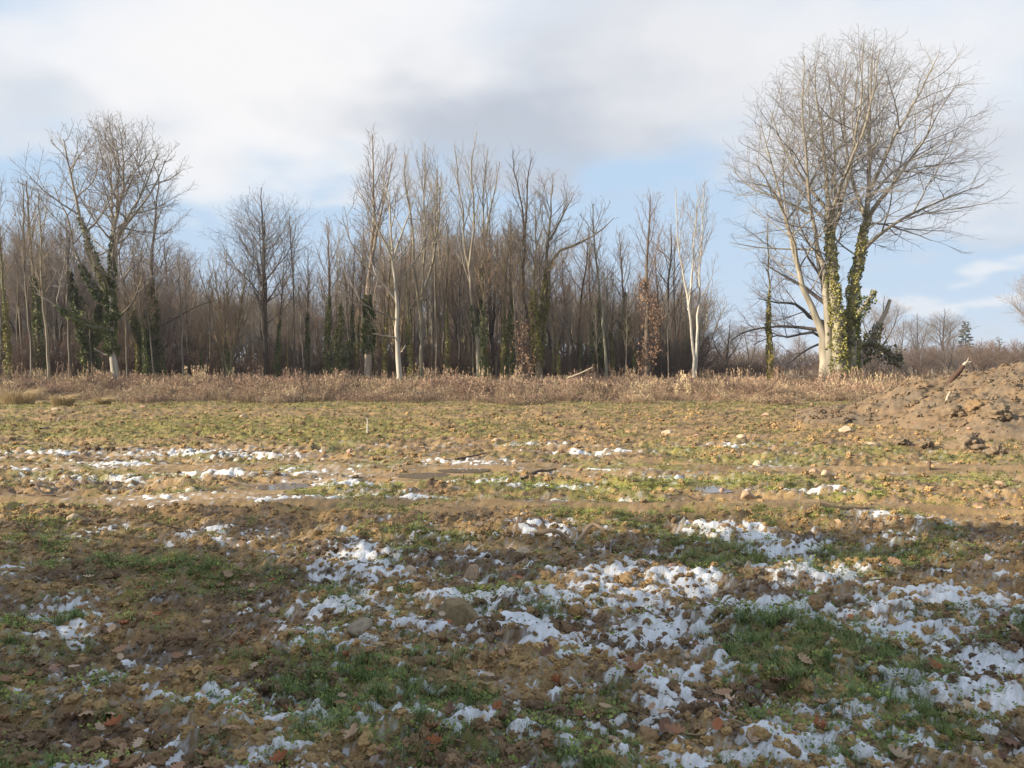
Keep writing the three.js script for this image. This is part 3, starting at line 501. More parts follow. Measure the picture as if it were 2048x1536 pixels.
// slim ivied pole between birch and the tall tree
{
  const D = 50, t = hero(114, D, [1538, 500, 34, 75], { bark: [0.34, 0.28, 0.16], twig: TWIG.grey, n: [2.6, 2.6, 3], ang: [0.5, 0.6, 0.7], max: [1.8, 1.2, 0.6] });
  const a = t.stem([foot(1539, D), ...pl(D, [[1539, 700], [1537, 640], [1538, 560], [1536, 480], [1538, 430]])], 0.12, 0.02, { start: 0.45 });
  t.ivy(a, 0.02, 0.55, 260, 0.09, IVYY, 0.11);
  finish(t, 'ivy_clad_tree', 'slim pole tree with yellowish ivy standing alone left of the tallest tree', 1539, D);
}
// old oak behind the tall tree: heavy dark level limbs
{
  const D = 60, t = hero(115, D, [1590, 610, 135, 125], { rz: 110, bark: [0.10, 0.085, 0.075], twig: [0.22, 0.175, 0.155], n: [1.7, 2.5, 3.6], ang: [0.9, 0.75, 0.75], up: [0.09, 0.05, 0.02], max: [4.5, 2.4, 0.8], wob: 0.24 });
  t.stem([foot(1668, D), ...pl(D, [[1666, 700], [1660, 640], [1650, 590], [1640, 540], [1630, 500]])], 0.5, 0.06, { start: 0.5, flare: 0.3 });
  t.stem(pl(D, [[1660, 650], [1615, 634, 0.5], [1580, 610, 1], [1545, 608, 1.2], [1505, 600, 1.4]]), 0.2, 0.03, { start: 0.25 });
  t.stem(pl(D, [[1662, 665], [1610, 655, -0.4], [1560, 652, -0.8], [1500, 662, -1], [1470, 680, -1]]), 0.18, 0.03, { start: 0.3 });
  t.stem(pl(D, [[1664, 690], [1620, 665, 0.4], [1570, 675, 0.7], [1545, 672, 0.8], [1500, 690, 0.9]]), 0.15, 0.025, { start: 0.3 });
  t.stem(pl(D, [[1664, 690], [1625, 690, 0.8], [1595, 705, 1.2], [1565, 728, 1.4]]), 0.14, 0.025, { start: 0.35, dens: 0.7 });
  t.stem(pl(D, [[1655, 610], [1610, 570, -0.6], [1570, 545, -1], [1535, 520, -1.2]]), 0.18, 0.03, { start: 0.25 });
  t.stem(pl(D, [[1645, 560], [1610, 520, 0.8], [1590, 490, 1.2]]), 0.14, 0.03, { start: 0.2 });
  finish(t, 'oak_tree', 'old dark oak with long level limbs partly hidden behind the tallest tree', 1668, D);
}
console.log('heroes done');

// kinds of woodland tree, each built once and repeated
const KIND = [];
function kind(seed, H, wide, o, build) { const t = new Tree(seed, env(V(0, H * (o.cy ?? 0.66), 0), wide, H * (o.ry ?? 0.37), wide), o); build(t, H); const r = { t, H, geos: null }; KIND.push(r); return KIND.length - 1; }
const straight = (t, H, lean, r, start, opt = {}) => t.stem([V(0, -0.2, 0), V(lean * 0.2, H * 0.25, 0), V(lean * 0.6, H * 0.55, lean * 0.2), V(lean, H * 0.8, 0), V(lean * 1.1, H, 0)], r, 0.025, { start, ...opt });
const K = {};
K.ash = kind(201, 15, 3.0, { bark: BARK.grey, twig: TWIG.grey, n: [1.8, 2.4, 3.4], ang: [0.5, 0.55, 0.7], max: [4, 1.8, 0.7], up: [0.11, 0.06, 0.02] }, (t, H) => straight(t, H, 0.5, 0.17, 0.38));
K.ash2 = kind(202, 15, 3.3, { bark: BARK.brown, twig: TWIG.purple, n: [1.8, 2.5, 3.6], ang: [0.6, 0.6, 0.7], max: [4, 1.9, 0.8] }, (t, H) => { straight(t, H, -0.6, 0.18, 0.35); t.stem([V(-0.2, H * 0.3, 0), V(0.6, H * 0.55, 0.4), V(1.1, H * 0.9, 0.5)], 0.11, 0.02, { start: 0.3 }); });
K.oak = kind(203, 13, 4.8, { bark: BARK.dark, twig: TWIG.grey, n: [1.7, 2.6, 3.8], ang: [0.8, 0.7, 0.75], max: [5, 2.4, 0.8], wob: 0.2, ry: 0.4, cy: 0.6 }, (t, H) => { straight(t, H, 0.3, 0.24, 0.28); t.stem([V(0.1, H * 0.3, 0), V(1.4, H * 0.55, 0.4), V(2.2, H * 0.85, 0.5)], 0.14, 0.02, { start: 0.2 }); t.stem([V(0.1, H * 0.25, 0), V(-1.3, H * 0.5, -0.6), V(-2.2, H * 0.8, -0.8)], 0.14, 0.02, { start: 0.2 }); });
K.ivyash = kind(204, 14, 3.0, { bark: BARK.brown, twig: TWIG.brown, n: [1.9, 2.5, 3.5], ang: [0.6, 0.6, 0.7], max: [4, 1.9, 0.8] }, (t, H) => { const a = straight(t, H, 0.4, 0.17, 0.4); t.ivy(a, 0.02, 0.5, 300, 0.24, IVY, 0.13); });
K.ivyyellow = kind(205, 13, 2.7, { bark: BARK.olive, twig: TWIG.brown, n: [1.8, 2.4, 3.4], ang: [0.55, 0.6, 0.7], max: [3.4, 1.8, 0.7] }, (t, H) => { const a = straight(t, H, -0.5, 0.13, 0.4); t.ivy(a, 0.02, 0.45, 200, 0.12, IVYY, 0.11); });
K.coppice = kind(206, 9.5, 2.7, { bark: [0.36, 0.31, 0.2], twig: TWIG.brown, n: [1.6, 2.4, 3.4], ang: [0.5, 0.6, 0.7], max: [2.8, 1.5, 0.7], cy: 0.58, ry: 0.44 }, (t, H) => { for (let k = 0; k < 7; k++) { const a = k * 2.4, c = Math.cos(a), s = Math.sin(a), q = 0.6 + 0.4 * t.R(); t.stem([V(c * 0.12, -0.2, s * 0.12), V(c * 0.4 * q, H * 0.25, s * 0.4 * q), V(c * 1.2 * q, H * 0.6, s * 1.2 * q), V(c * 1.9 * q, H * (0.8 + 0.2 * t.R()), s * 1.9 * q)], 0.075, 0.015, { start: 0.3, name: 'stem' }); } });
K.thin = kind(207, 12.5, 2.1, { bark: BARK.grey, twig: TWIG.grey, n: [2, 2.4, 3.2], ang: [0.45, 0.55, 0.7], max: [2.6, 1.5, 0.6] }, (t, H) => straight(t, H, -0.35, 0.10, 0.38));
K.thin2 = kind(208, 11.5, 2.2, { bark: [0.31, 0.28, 0.22], twig: [0.32, 0.29, 0.25], n: [1.9, 2.3, 3.2], ang: [0.5, 0.55, 0.7], max: [2.8, 1.5, 0.6] }, (t, H) => straight(t, H, 0.5, 0.10, 0.4));
K.dark = kind(209, 10.5, 3.3, { bark: [0.10, 0.08, 0.07], twig: TWIG.purple, n: [1.9, 2.6, 3.8], ang: [0.7, 0.65, 0.7], max: [3.6, 1.9, 0.8], ry: 0.42, cy: 0.58 }, (t, H) => { straight(t, H, 0.6, 0.15, 0.25); t.stem([V(0, H * 0.2, 0), V(-0.9, H * 0.5, 0.3), V(-1.4, H * 0.85, 0.4)], 0.09, 0.02, { start: 0.2 }); });
K.shrub = kind(210, 4.2, 2.0, { bark: [0.15, 0.115, 0.09], twig: [0.165, 0.122, 0.10], n: [2.6, 3.2, 4], ang: [0.6, 0.65, 0.7], max: [1.6, 1.0, 0.5], cy: 0.5, ry: 0.52, rTwig: 0.009 }, (t, H) => { for (let k = 0; k < 11; k++) { const a = k * 2.4, c = Math.cos(a), s = Math.sin(a), q = 0.5 + 0.7 * t.R(); t.stem([V(c * 0.1, -0.15, s * 0.1), V(c * 0.6 * q, H * 0.4, s * 0.6 * q), V(c * 1.3 * q, H * (0.6 + 0.4 * t.R()), s * 1.3 * q)], 0.03, 0.01, { start: 0.12, name: 'stem', sides: 5 }); } });
K.bramble = kind(211, 2.6, 2.0, { bark: [0.13, 0.10, 0.075], twig: [0.17, 0.12, 0.095], n: [3, 3.2, 4], ang: [0.8, 0.7, 0.7], max: [1.3, 0.9, 0.45], cy: 0.45, ry: 0.58, rTwig: 0.009 }, (t, H) => { for (let k = 0; k < 10; k++) { const a = k * 2.4, c = Math.cos(a), s = Math.sin(a), q = 0.6 + 0.8 * t.R(); t.stem([V(c * 0.15, -0.1, s * 0.15), V(c * 0.8 * q, H * 0.55, s * 0.8 * q), V(c * 1.7 * q, H * (0.5 + 0.4 * t.R()), s * 1.7 * q)], 0.02, 0.008, { start: 0.1, name: 'stem', sides: 4 }); } });
K.evergreen = kind(212, 6.5, 1.6, { bark: BARK.dark, twig: TWIG.dark, n: [2, 2.4, 2.5], max: [1.6, 1, 0.5], cy: 0.52, ry: 0.5 }, (t, H) => { const a = straight(t, H, 0.3, 0.12, 0.2), b = t.stem([V(0, 0.3, 0), V(0.5, H * 0.4, 0.2), V(0.8, H * 0.75, 0.3)], 0.08, 0.02, { start: 0.2 }), c = t.stem([V(0, 0.3, 0), V(-0.5, H * 0.35, -0.2), V(-0.9, H * 0.6, -0.1)], 0.08, 0.02, { start: 0.2 }); for (const s of [a, b, c]) t.ivy(s, 0, 0.95, 230, 0.5, [IVY[0], [0.16, 0.16, 0.05]], 0.13); });
const tintsB = [M.bark, tint(1.2, 1.17, 1.1), tint(0.8, 0.78, 0.76), tint(1.05, 0.94, 0.84), tint(0.9, 0.95, 0.86)], tintsT = [M.bark, tint(1.12, 1.0, 0.95), tint(0.9, 0.9, 0.95), tint(1.15, 1.05, 0.9), tint(0.85, 0.78, 0.76)];
function plantTree(k, name, label, x, d, H, turn, seed, group, category = 'tree', wide = 1) {
  const Kd = KIND[k], root = thing(name, label, category, V(x, Math.max(height(x, d), -0.05) - 0.05, -d), group), s = H / Kd.H, R = rng(seed);
  const bm = tintsB[Math.floor(R() * 5)], tm = tintsT[Math.floor(R() * 5)];
  if (!Kd.geos) { Kd.geos = Kd.t.stems.map((q) => [q.name, q.geo.build(), 0]); Kd.geos.push(['crown', Kd.t.crown.build(), 1]); if (Kd.t.ivyGeo.i.length) Kd.geos.push(['ivy', Kd.t.ivyGeo.build(), 2]); Kd.t = null; }
  for (const [n, g, w] of Kd.geos) part(n, g, w === 2 ? M.leaf : w ? tm : bm, root);
  root.rotation.set((R() - 0.5) * 0.12, turn, (R() - 0.5) * 0.14); root.scale.set(s * wide * (0.85 + 0.3 * R()), s, s * wide * (0.85 + 0.3 * R()));
  return root;
}
const heightTo = (d, topPy) => at(1024, topPy, d).y;
// trees of the wood's edge that can be picked out one by one: [kind, px, depth, top py, label]
const EDGE = [
  ['ivyyellow', 20, 46, 345, 'bare tree with olive ivied trunk at the far edge of the wood', 'ivy_clad_tree'], ['thin', 64, 50, 372, 'thin grey pole tree left of the spreading walnut, outermost of three', 'bare_tree'], ['ivyash', 84, 53, 360, 'ivied pole tree left of the spreading walnut, middle of three', 'ivy_clad_tree'], ['thin2', 100, 49, 395, 'pale pole tree left of the spreading walnut, innermost of three', 'bare_tree'],
  ['coppice', 455, 53, 492, 'bushy many stemmed tree between the low forking ivy tree and the tall oak', 'coppice_tree'], ['oak', 533, 54, 372, 'broad bare oak standing above its neighbours with V shaped limbs', 'oak_tree'], ['thin', 592, 56, 430, 'thin bare tree just right of the broad oak', 'bare_tree'], ['ivyash', 616, 54, 500, 'short ivied tree right of the broad oak', 'ivy_clad_tree'],
  ['ivyash', 655, 53, 440, 'dark ivied tree, left one of the ivy clump', 'ivy_clad_tree'], ['evergreen', 678, 52, 600, 'column of dark ivy in the middle of the ivy clump', 'ivy_thicket'], ['ivyash', 702, 54, 470, 'dark ivied tree, right one of the ivy clump', 'ivy_clad_tree'], ['ivyyellow', 822, 50, 470, 'thin ivied tree close beside the whitish trunk', 'ivy_clad_tree'],
  ['thin', 872, 53, 330, 'tall thin bare tree left of the dark trunk', 'bare_tree'], ['thin2', 893, 56, 350, 'thin pale bare tree nearest the dark trunk', 'bare_tree'], ['dark', 918, 55, 470, 'dark trunked bare tree left of the twin pale stems', 'bare_tree'], ['ivyyellow', 976, 52, 480, 'olive ivied pole just right of the twin pale stems', 'ivy_clad_tree'], ['ivyyellow', 1004, 51, 450, 'leaning yellowish ivied pole left of the crooked tree', 'ivy_clad_tree'],
  ['ivyash', 1028, 53, 470, 'ivied pole tree close to the withered sapling', 'ivy_clad_tree'], ['dark', 1148, 57, 470, 'dark spreading bare tree right of the yellow ivy', 'bare_tree'], ['ash', 1180, 58, 450, 'grey bare tree behind the leaning pale pole', 'bare_tree'], ['thin2', 1214, 51, 398, 'pale leaning pole tree in front of the dark ivy columns', 'bare_tree'], ['evergreen', 1196, 56, 588, 'dark ivy column behind the pale leaning pole, smaller one', 'ivy_thicket'], ['evergreen', 1238, 56, 575, 'dark ivy column right of the pale leaning pole', 'ivy_thicket'], ['ivyyellow', 1226, 52, 560, 'short pole with yellow ivy before the dark ivy column', 'ivy_clad_tree'],
  ['ivyash', 1262, 54, 460, 'ivied tree left of the russet leaved tree', 'ivy_clad_tree'], ['dark', 1335, 54, 450, 'dark thin tree right of the russet leaved tree', 'bare_tree'], ['thin', 1352, 56, 470, 'thin grey tree left of the white birch', 'bare_tree'], ['evergreen', 1378, 60, 640, 'dark ivy bush behind the white birch', 'ivy_thicket'],
];
EDGE.forEach(([k, px, d, top, label, name], i) => plantTree(K[k], name, label, px2m(px - 1024, d), d, heightTo(d, top), i * 1.7, 900 + i, null, /thicket/.test(name) ? 'ivy' : 'tree', k === 'evergreen' ? 0.8 : 1));
// the wood behind
const MARKS = [[228, 'the spreading tree with the pale foot'], [330, 'the dark low forking ivy tree'], [455, 'the bushy many stemmed tree'], [533, 'the broad oak'], [605, 'the thin trees right of the oak'], [680, 'the dark ivy clump'], [797, 'the small whitish trunk'], [880, 'the tall upright shoots'], [957, 'the twin pale stems'], [1078, 'the yellow green ivied tree'], [1150, 'the dark spreading tree'], [1214, 'the pale leaning pole'], [1296, 'the russet leaved tree'], [1390, 'the white birch']];
const markAt = (px) => MARKS.reduce((a, b) => (Math.abs(b[0] - px) < Math.abs(a[0] - px) ? b : a))[1];
const LOOK = { ash: 'upright grey', ash2: 'forked brown', oak: 'broad crowned', ivyash: 'dark ivied', coppice: 'many stemmed', thin: 'thin grey', thin2: 'thin pale', dark: 'dark spreading', ivyyellow: 'olive ivied' };
{
  const R = rng(77), kinds = ['ash', 'ash2', 'oak', 'ivyash', 'coppice', 'thin', 'dark', 'ash', 'ash2', 'ivyyellow', 'dark'];
  const skyline = [[-200, 410], [0, 355], [100, 360], [380, 400], [420, 500], [480, 450], [600, 450], [650, 440], [720, 400], [800, 330], [900, 330], [1000, 340], [1100, 390], [1180, 440], [1230, 440], [1320, 440], [1400, 520], [1430, 600]];
  const top = (px) => { for (let k = 1; k < skyline.length; k++) if (px < skyline[k][0]) return lerp(skyline[k - 1][1], skyline[k][1], (px - skyline[k - 1][0]) / (skyline[k][0] - skyline[k - 1][0])); return 620; };
  for (let k = 0; k < 150; k++) {
    const row = k % 3, px = -130 + 1520 * ((Math.floor(k / 3) + 0.15 + 0.7 * R()) / 50), d = [57, 66, 80][row] + 8 * R(), kd = kinds[Math.floor(R() * kinds.length)];
    const H = heightTo(d, top(px) + [90, 75, 70][row] + 130 * R());
    plantTree(K[kd], 'woodland_tree', `${LOOK[kd]} bare tree crowded in the wood behind ${markAt(px)}`, px2m(px - 1024, d), d, Math.max(H, 5), R() * 6.28, 1200 + k, `${LOOK[kd]} trees in the wood behind ${markAt(px)}`, 'tree', 1.05);
  }
  for (let k = 0; k < 64; k++) {
    const px = -60 + 1440 * (k + R()) / 64, d = 49 + 9 * R(), kd = ['thin', 'ivyyellow', 'thin2', 'thin', 'ivyash', 'ash'][Math.floor(R() * 6)];
    plantTree(K[kd], 'pole_tree', `slender ${LOOK[kd]} pole on wood edge near ${markAt(px)}`, px2m(px - 1024, d), d, heightTo(d, top(px) + 60 + 160 * R()), R() * 6.28, 1900 + k, `slender ${LOOK[kd]} poles near ${markAt(px)}`, 'tree', 0.9);
  }
  for (let k = 0; k < 170; k++) {
    const px = -100 + 1500 * (k + R()) / 170, d = 53 + 22 * R(), big = R() < 0.6;
    plantTree(big ? K.shrub : K.bramble, 'shrub', `${big ? 'tall' : 'low'} leafless brown shrub in the undergrowth behind ${markAt(px)}`, px2m(px - 1024, d), d, (big ? 3.2 : 2) * (0.8 + 0.6 * R()), R() * 6.28, 1500 + k, `${big ? 'tall' : 'low'} undergrowth behind ${markAt(px)}`, 'shrub', 1.15);
  }
  for (let k = 0; k < 90; k++) {
    const px = -120 + 1530 * (k + R()) / 90, d = 92 + 14 * R();
    plantTree([K.oak, K.dark, K.coppice][k % 3], 'far_tree', `hazy bare tree in the deep row behind ${markAt(px)}`, px2m(px - 1024, d), d, heightTo(d, 560 + 60 * R()), R() * 6.28, 1700 + k, `deep row behind ${markAt(px)}`, 'tree', 1.5);
  }
}
[['oak', -17, -0.5, 13, 'broad bare tree beside the photographer whose branches shade the foreground'], ['ash2', -21.5, -2, 14, 'tall bare tree behind the broad one beside the photographer'], ['oak', -27, 0.5, 14, 'farthest bare tree of the row beside the photographer'], ['ash2', -13, -2.2, 10, 'smaller bare tree nearest the photographer'], ['ivyash', -24, -1, 15, 'ivied tree of the row beside the photographer'], ['oak', -19, -3.5, 14, 'broad bare tree set back in the row beside the photographer']].forEach(([k, x, d, H, label], i) => plantTree(K[k], 'roadside_tree', label, x, d, H, i, 2600 + i, null, 'tree', 1.1));
[[-10.5, -2.2, 6.5, 'first'], [-9.6, -0.9, 7.5, 'second'], [-10.2, 0.5, 6.8, 'third'], [-9.4, 1.7, 7.6, 'fourth'], [-10.4, 2.9, 7.2, 'fifth'], [-12, 3.9, 8.6, 'sixth']].forEach(([x, d, H, w], i) => plantTree(K.evergreen, 'ivy_thicket', `${w} ivy smothered tree of the hedge beside the photographer, shading the foreground`, x, d, H, i * 1.3, 2700 + i, null, 'ivy', 1.15));
console.log('wood done');
// right-hand distance: far hedge trees, two conifers, a tree leaning in at the frame's edge
{
  const far = [[1752, 130, 605, 'oak', 'far rounded bare tree just right of the tallest tree'], [1835, 150, 640, 'oak', 'far broad bare tree in the middle of the distant hedge'], [1885, 140, 632, 'oak', 'far bare tree next to the pointed conifer'], [1800, 170, 655, 'dark', 'small far bare tree between the two broad ones'], [1965, 190, 690, 'dark', 'low far bare tree beyond the pointed conifer'], [2030, 190, 690, 'dark', 'low far bare tree nearest the frame edge'], [1450, 95, 650, 'oak', 'hazy bare tree seen through the gap right of the birch'], [1500, 110, 665, 'dark', 'hazy low tree through the gap behind the ivied pole'], [1600, 120, 680, 'dark', 'hazy low tree beneath the old oak limbs']];
  far.forEach(([px, d, top, k, label], i) => plantTree(K[k], 'distant_tree', label, px2m(px - 1024, d), d, heightTo(d, top - 14), i * 2.1, 2000 + i, null, 'tree', 1.35));
  plantTree(K.oak, 'edge_tree', 'pale bare tree reaching in from beyond the right edge', px2m(2072 - 1024, 75), 75, heightTo(75, 530), 1, 2050, null, 'tree', 1.0);
  const R = rng(6);
  for (let k = 0; k < 60; k++) { const px = 1400 + 700 * (k + R()) / 60, d = 105 + 50 * R(); plantTree(k % 3 === 0 ? K.dark : K.shrub, 'hedge_shrub', 'distant leafless hedge shrub beyond the weeds', px2m(px - 1024, d), d, 3.4 + 2.6 * R(), R() * 6, 2100 + k, 'shrubs of the distant hedge', 'shrub', 1.8); }
  for (let k = 0; k < 12; k++) { const px = 1405 + 130 * (k + R()) / 12, d = 62 + 4 * R(); plantTree(K.bramble, 'bramble_bush', 'dark bramble bush in the low hedge right of the birch', px2m(px - 1024, d), d, 1.75 + 0.4 * R(), R() * 6, 2200 + k, 'brambles of the low dark hedge', 'shrub', 1.2); }
  function conifer(px, d, top, label, open) {
    const H = heightTo(d, top), b = V(px2m(px - 1024, d), 0, -d), root = thing('conifer_tree', label, 'tree', b), tr = new Geo(), nd = new Geo(), Rc = rng(px);
    tr.tube([V(0, -0.1, 0), V(0.05, H * 0.5, 0), V(0, H, 0)], [0.14, 0.09, 0.02], 6, () => [0.12, 0.1, 0.08]);
    for (let k = 0; k < (open ? 26 : 60); k++) {
      const t = 0.15 + 0.83 * k / (open ? 26 : 60), a = k * 2.4, L = (open ? 1.5 : 2.3) * (1.03 - t) * (0.7 + 0.5 * Rc()) + 0.25, q = V(Math.cos(a), -0.12 + 0.3 * Rc(), Math.sin(a)).normalize(), p0 = V(0, H * t, 0), p1 = p0.clone().addScaledVector(q, L);
      tr.tube([p0, p1], [0.025, 0.01], 3, () => [0.12, 0.1, 0.08]);
      for (let s = 0; s < L * (open ? 22 : 46); s++) { const f = 0.15 + 0.85 * Rc(), pp = p0.clone().lerp(p1, f); pp.x += (Rc() - 0.5) * 0.25; pp.y += (Rc() - 0.5) * 0.25; pp.z += (Rc() - 0.5) * 0.25; const up = q.clone().add(V(Rc() - 0.5, Rc() - 0.6, Rc() - 0.5).multiplyScalar(1.4)).normalize(); nd.leaf(pp, up, V(Rc() - 0.5, Rc() - 0.5, Rc() - 0.5).cross(up).normalize(), 0.32, 0.07, mul([0.045, 0.065, 0.04], 0.7 + 0.6 * Rc())); }
    }
    part('trunk', tr.build(), M.bark, root); part('crown', nd.build(), M.leaf, root);
  }
  conifer(1930, 150, 640, 'pointed dark conifer in the distant hedge', false);
  conifer(1997, 150, 672, 'thin open spruce right of the pointed conifer', true);
}
// ------------------------------------------------------------------ dry weeds in front of the wood
function spread(geo, mat, name, label, category, spots) { // spots: [x, y, z, scale, turn, colour]
  const im = new THREE.InstancedMesh(geo, mat, spots.length), m = new THREE.Matrix4(), q = new THREE.Quaternion(), e = new THREE.Euler(), c = new THREE.Color();
  spots.forEach(([x, y, z, s, turn, col, tilt = 0], k) => { e.set(tilt * Math.cos(turn * 3), turn, tilt * Math.sin(turn * 5)); q.setFromEuler(e); m.compose(V(x, y, z), q, Array.isArray(s) ? V(...s) : V(s, s, s)); im.setMatrixAt(k, m); im.setColorAt(k, c.setRGB(...col)); });
  im.name = numbered(name); im.userData = { kind: 'stuff', label, category }; shade(im); scene.add(im); return im;
}
{
  const kinds = [];
  for (let v = 0; v < 5; v++) {
    const R = rng(300 + v), g = new Geo();
    for (let s = 0; s < 15; s++) {
      const a = R() * 6.28, rr = 0.45 * Math.sqrt(R()), x = Math.cos(a) * rr, z = Math.sin(a) * rr, H = 0.35 + 0.5 * R(), lx = (R() - 0.5) * 0.35, lz = (R() - 0.5) * 0.35, c = mul([1, 1, 1], 0.75 + 0.5 * R());
      const P = [V(x, -0.05, z), V(x + lx * 0.35, H * 0.55, z + lz * 0.35), V(x + lx, H, z + lz)];
      g.tube(P, [0.006, 0.005, 0.003], 3, () => c);
      for (let b = 0; b < 7; b++) { const t = 0.35 + 0.6 * R(), p = P[0].clone().lerp(P[2], t), u = V(R() - 0.5, 0.25 + 0.6 * R(), R() - 0.5).normalize(), L = 0.1 + 0.16 * R(), e = p.clone().addScaledVector(u, L); g.tube([p, e], [0.0035, 0.002], 3, () => c); if (R() < 0.75) g.leaf(e, u, V(R() - 0.5, R() - 0.5, R() - 0.5).cross(u).normalize(), 0.05 + 0.04 * R(), 0.012, mul(c, 1.1)); }
      if (v >= 3) for (let b = 0; b < 12; b++) { const t = 0.8 + 0.22 * R(), p = P[0].clone().lerp(P[2], t), u = V(R() - 0.5, 0.5 + R(), R() - 0.5).normalize(); g.leaf(p, u, V(R() - 0.5, R() - 0.5, R() - 0.5).cross(u).normalize(), 0.09, 0.014, mul(c, 1.25)); }
    }
    kinds.push(g.build());
  }
  const R = rng(31), spots = [[], [], [], [], []];
  for (let k = 0; k < 15000; k++) {
    const d = 31.5 + 30 * Math.pow(R(), 1.5), x = (R() * 2 - 1) * (0.72 * d + 3);
    const edge = 33.6 + 1.6 * n2(x * 0.16, 4) + 1.3 * n2b(x * 0.6, 9) + 0.7 * n2c(x * 2, d) + (x < -14 ? 0.5 : 0);
    if (d < edge || (d < edge + 2 && R() < 0.5) || n2(x * 0.7, d * 0.5) < -0.55) continue;
    if (x > 7 && d < 36 && Math.hypot((x - 15.7) / 9, (d - 22) / 8.5) < 1.2) continue;
    const red = clamp(0.5 + 0.9 * fbm(n2c, x * 0.12, d * 0.12, 3), 0, 1), tall = (0.75 + 0.45 * fbm(n2, x * 0.25, d * 0.3, 3) + 0.35 * R()) * (R() < 0.07 ? 1.6 : 1) * 0.74, v = R() < (x < -2 && d > 40 ? 0.5 : 0.2) ? 3 + Math.floor(R() * 2) : Math.floor(R() * 3);
    const c = mul(R() < 0.12 ? [0.40, 0.32, 0.20] : R() < 0.15 ? [0.14, 0.095, 0.07] : mix([0.32, 0.24, 0.15], [0.265, 0.172, 0.125], red), 0.65 + 0.7 * R());
    spots[v].push([x, height(x, d) - 0.02, -d, [1.15, tall * (d < edge + 2 ? 0.65 : v > 2 ? 1.3 : 1), 1.15], R() * 6.28, c]);
  }
  spots.forEach((s, v) => spread(kinds[v], M.grass, 'dry_weeds', v < 3 ? 'reddish brown dry weed stalks in a band before the wood' : 'dry weed stalks with pale plumed seed heads before the wood', 'weeds', s));
}
{ const R = rng(37); for (let k = 0; k < 34; k++) { const d = 36.5 + 11 * R(), x = (2 * (k + R()) / 34 - 1) * 0.66 * d; if (x > 8 && d < 38) continue; plantTree(K.bramble, 'bramble_bush', 'low leafless bramble tangle standing in the dry weeds', x, d, 0.7 + 0.6 * R(), R() * 6, 2400 + k, 'brambles in the weed band', 'shrub', 1.5); } }
// pale straw-coloured grass clumps at the foot of the weeds
{
  const list = [[36, 808, 0.75, 'bleached straw grass clump, largest one, at the weed edge'], [125, 813, 0.45, 'bleached straw grass clump in the middle of three at the weed edge'], [205, 810, 0.36, 'small bleached straw grass clump nearest the leaning pale trunk']];
  list.forEach(([px, py, s, label], v) => {
    const R = rng(400 + v), g = new Geo();
    for (let k = 0; k < 520; k++) {
      const a = R() * 6.28, rr = 0.7 * Math.sqrt(R()) * s, out = V(Math.cos(a), 0, Math.sin(a)), L = (0.65 + 0.6 * R()) * s, p0 = V(Math.cos(a) * rr * 1.15, -0.06, Math.sin(a) * rr * 0.7), p1 = p0.clone().addScaledVector(out, L * 0.25).add(V(0, L * 0.7, 0)), p2 = p0.clone().addScaledVector(out, L * (0.35 + 0.4 * R())).add(V(0.1, L * (0.5 + 0.55 * R()), 0));
      g.tube([p0, p1, p2], [0.006, 0.005, 0.0025], 3, () => mul([0.50, 0.39, 0.23], 0.7 + 0.5 * R()));
    }
    solo('straw_clump', g.build(), M.grass, label, 'grass', put(px, py));
  });
}
// ------------------------------------------------------------------ the earth heap
function ball(detail) { const g = new THREE.IcosahedronGeometry(1, detail); g.deleteAttribute('uv'); g.deleteAttribute('normal'); return mergeVertices(g, 1e-4); }
function lump(seed, detail, rough, squash = 1) { // an uneven clod or stone of radius 1
  const R = rng(seed), g = ball(detail), p = g.attributes.position, o = R() * 50;
  for (let k = 0; k < p.count; k++) { const x = p.getX(k), y = p.getY(k), z = p.getZ(k), s = 1 + rough * (n3(x * 1.2 + o, y * 1.2, z * 1.2) + 0.5 * n3(x * 2.7, y * 2.7 + o, z * 2.7) + 0.3 * n3(x * 6, y * 6, z * 6 + o)); p.setXYZ(k, x * s, y * s * squash, z * s); }
  g.computeVertexNormals(); return g;
}
function clod(seed, detail) { // a torn lump of earth: angular, crumbly
  const g = ball(detail), p = g.attributes.position, o = seed * 3.7;
  for (let k = 0; k < p.count; k++) { const x = p.getX(k), y = p.getY(k), z = p.getZ(k), q = n3(x * 1.1 + o, y * 1.1, z * 1.1), w = Math.abs(n3(x * 2.3, y * 2.3 + o, z * 2.3)), s = 0.95 + 0.28 * q - 0.28 * w + 0.10 * n3(x * 5, y * 5, z * 5 + o) + 0.07 * n3(x * 11 + o, y * 11, z * 11); p.setXYZ(k, x * s, y * s * 0.8, z * s); }
  g.computeVertexNormals(); return g;
}
function paint(g, base, vary, freq, seed = 0) { const p = g.attributes.position, c = new Float32Array(p.count * 3); for (let k = 0; k < p.count; k++) { const q = 1 + vary * n3(p.getX(k) * freq + seed, p.getY(k) * freq, p.getZ(k) * freq) + 0.5 * vary * n3(p.getX(k) * freq * 3.1, p.getY(k) * freq * 3.1 + seed, p.getZ(k) * freq * 3.1); c.set(mul(base, q), k * 3); } g.setAttribute('color', new THREE.BufferAttribute(c, 3)); return g; }
const HEAP = { x: 17.9, d: 21.8, rx: 8.8, rd: 7.8, h: 1.62 };
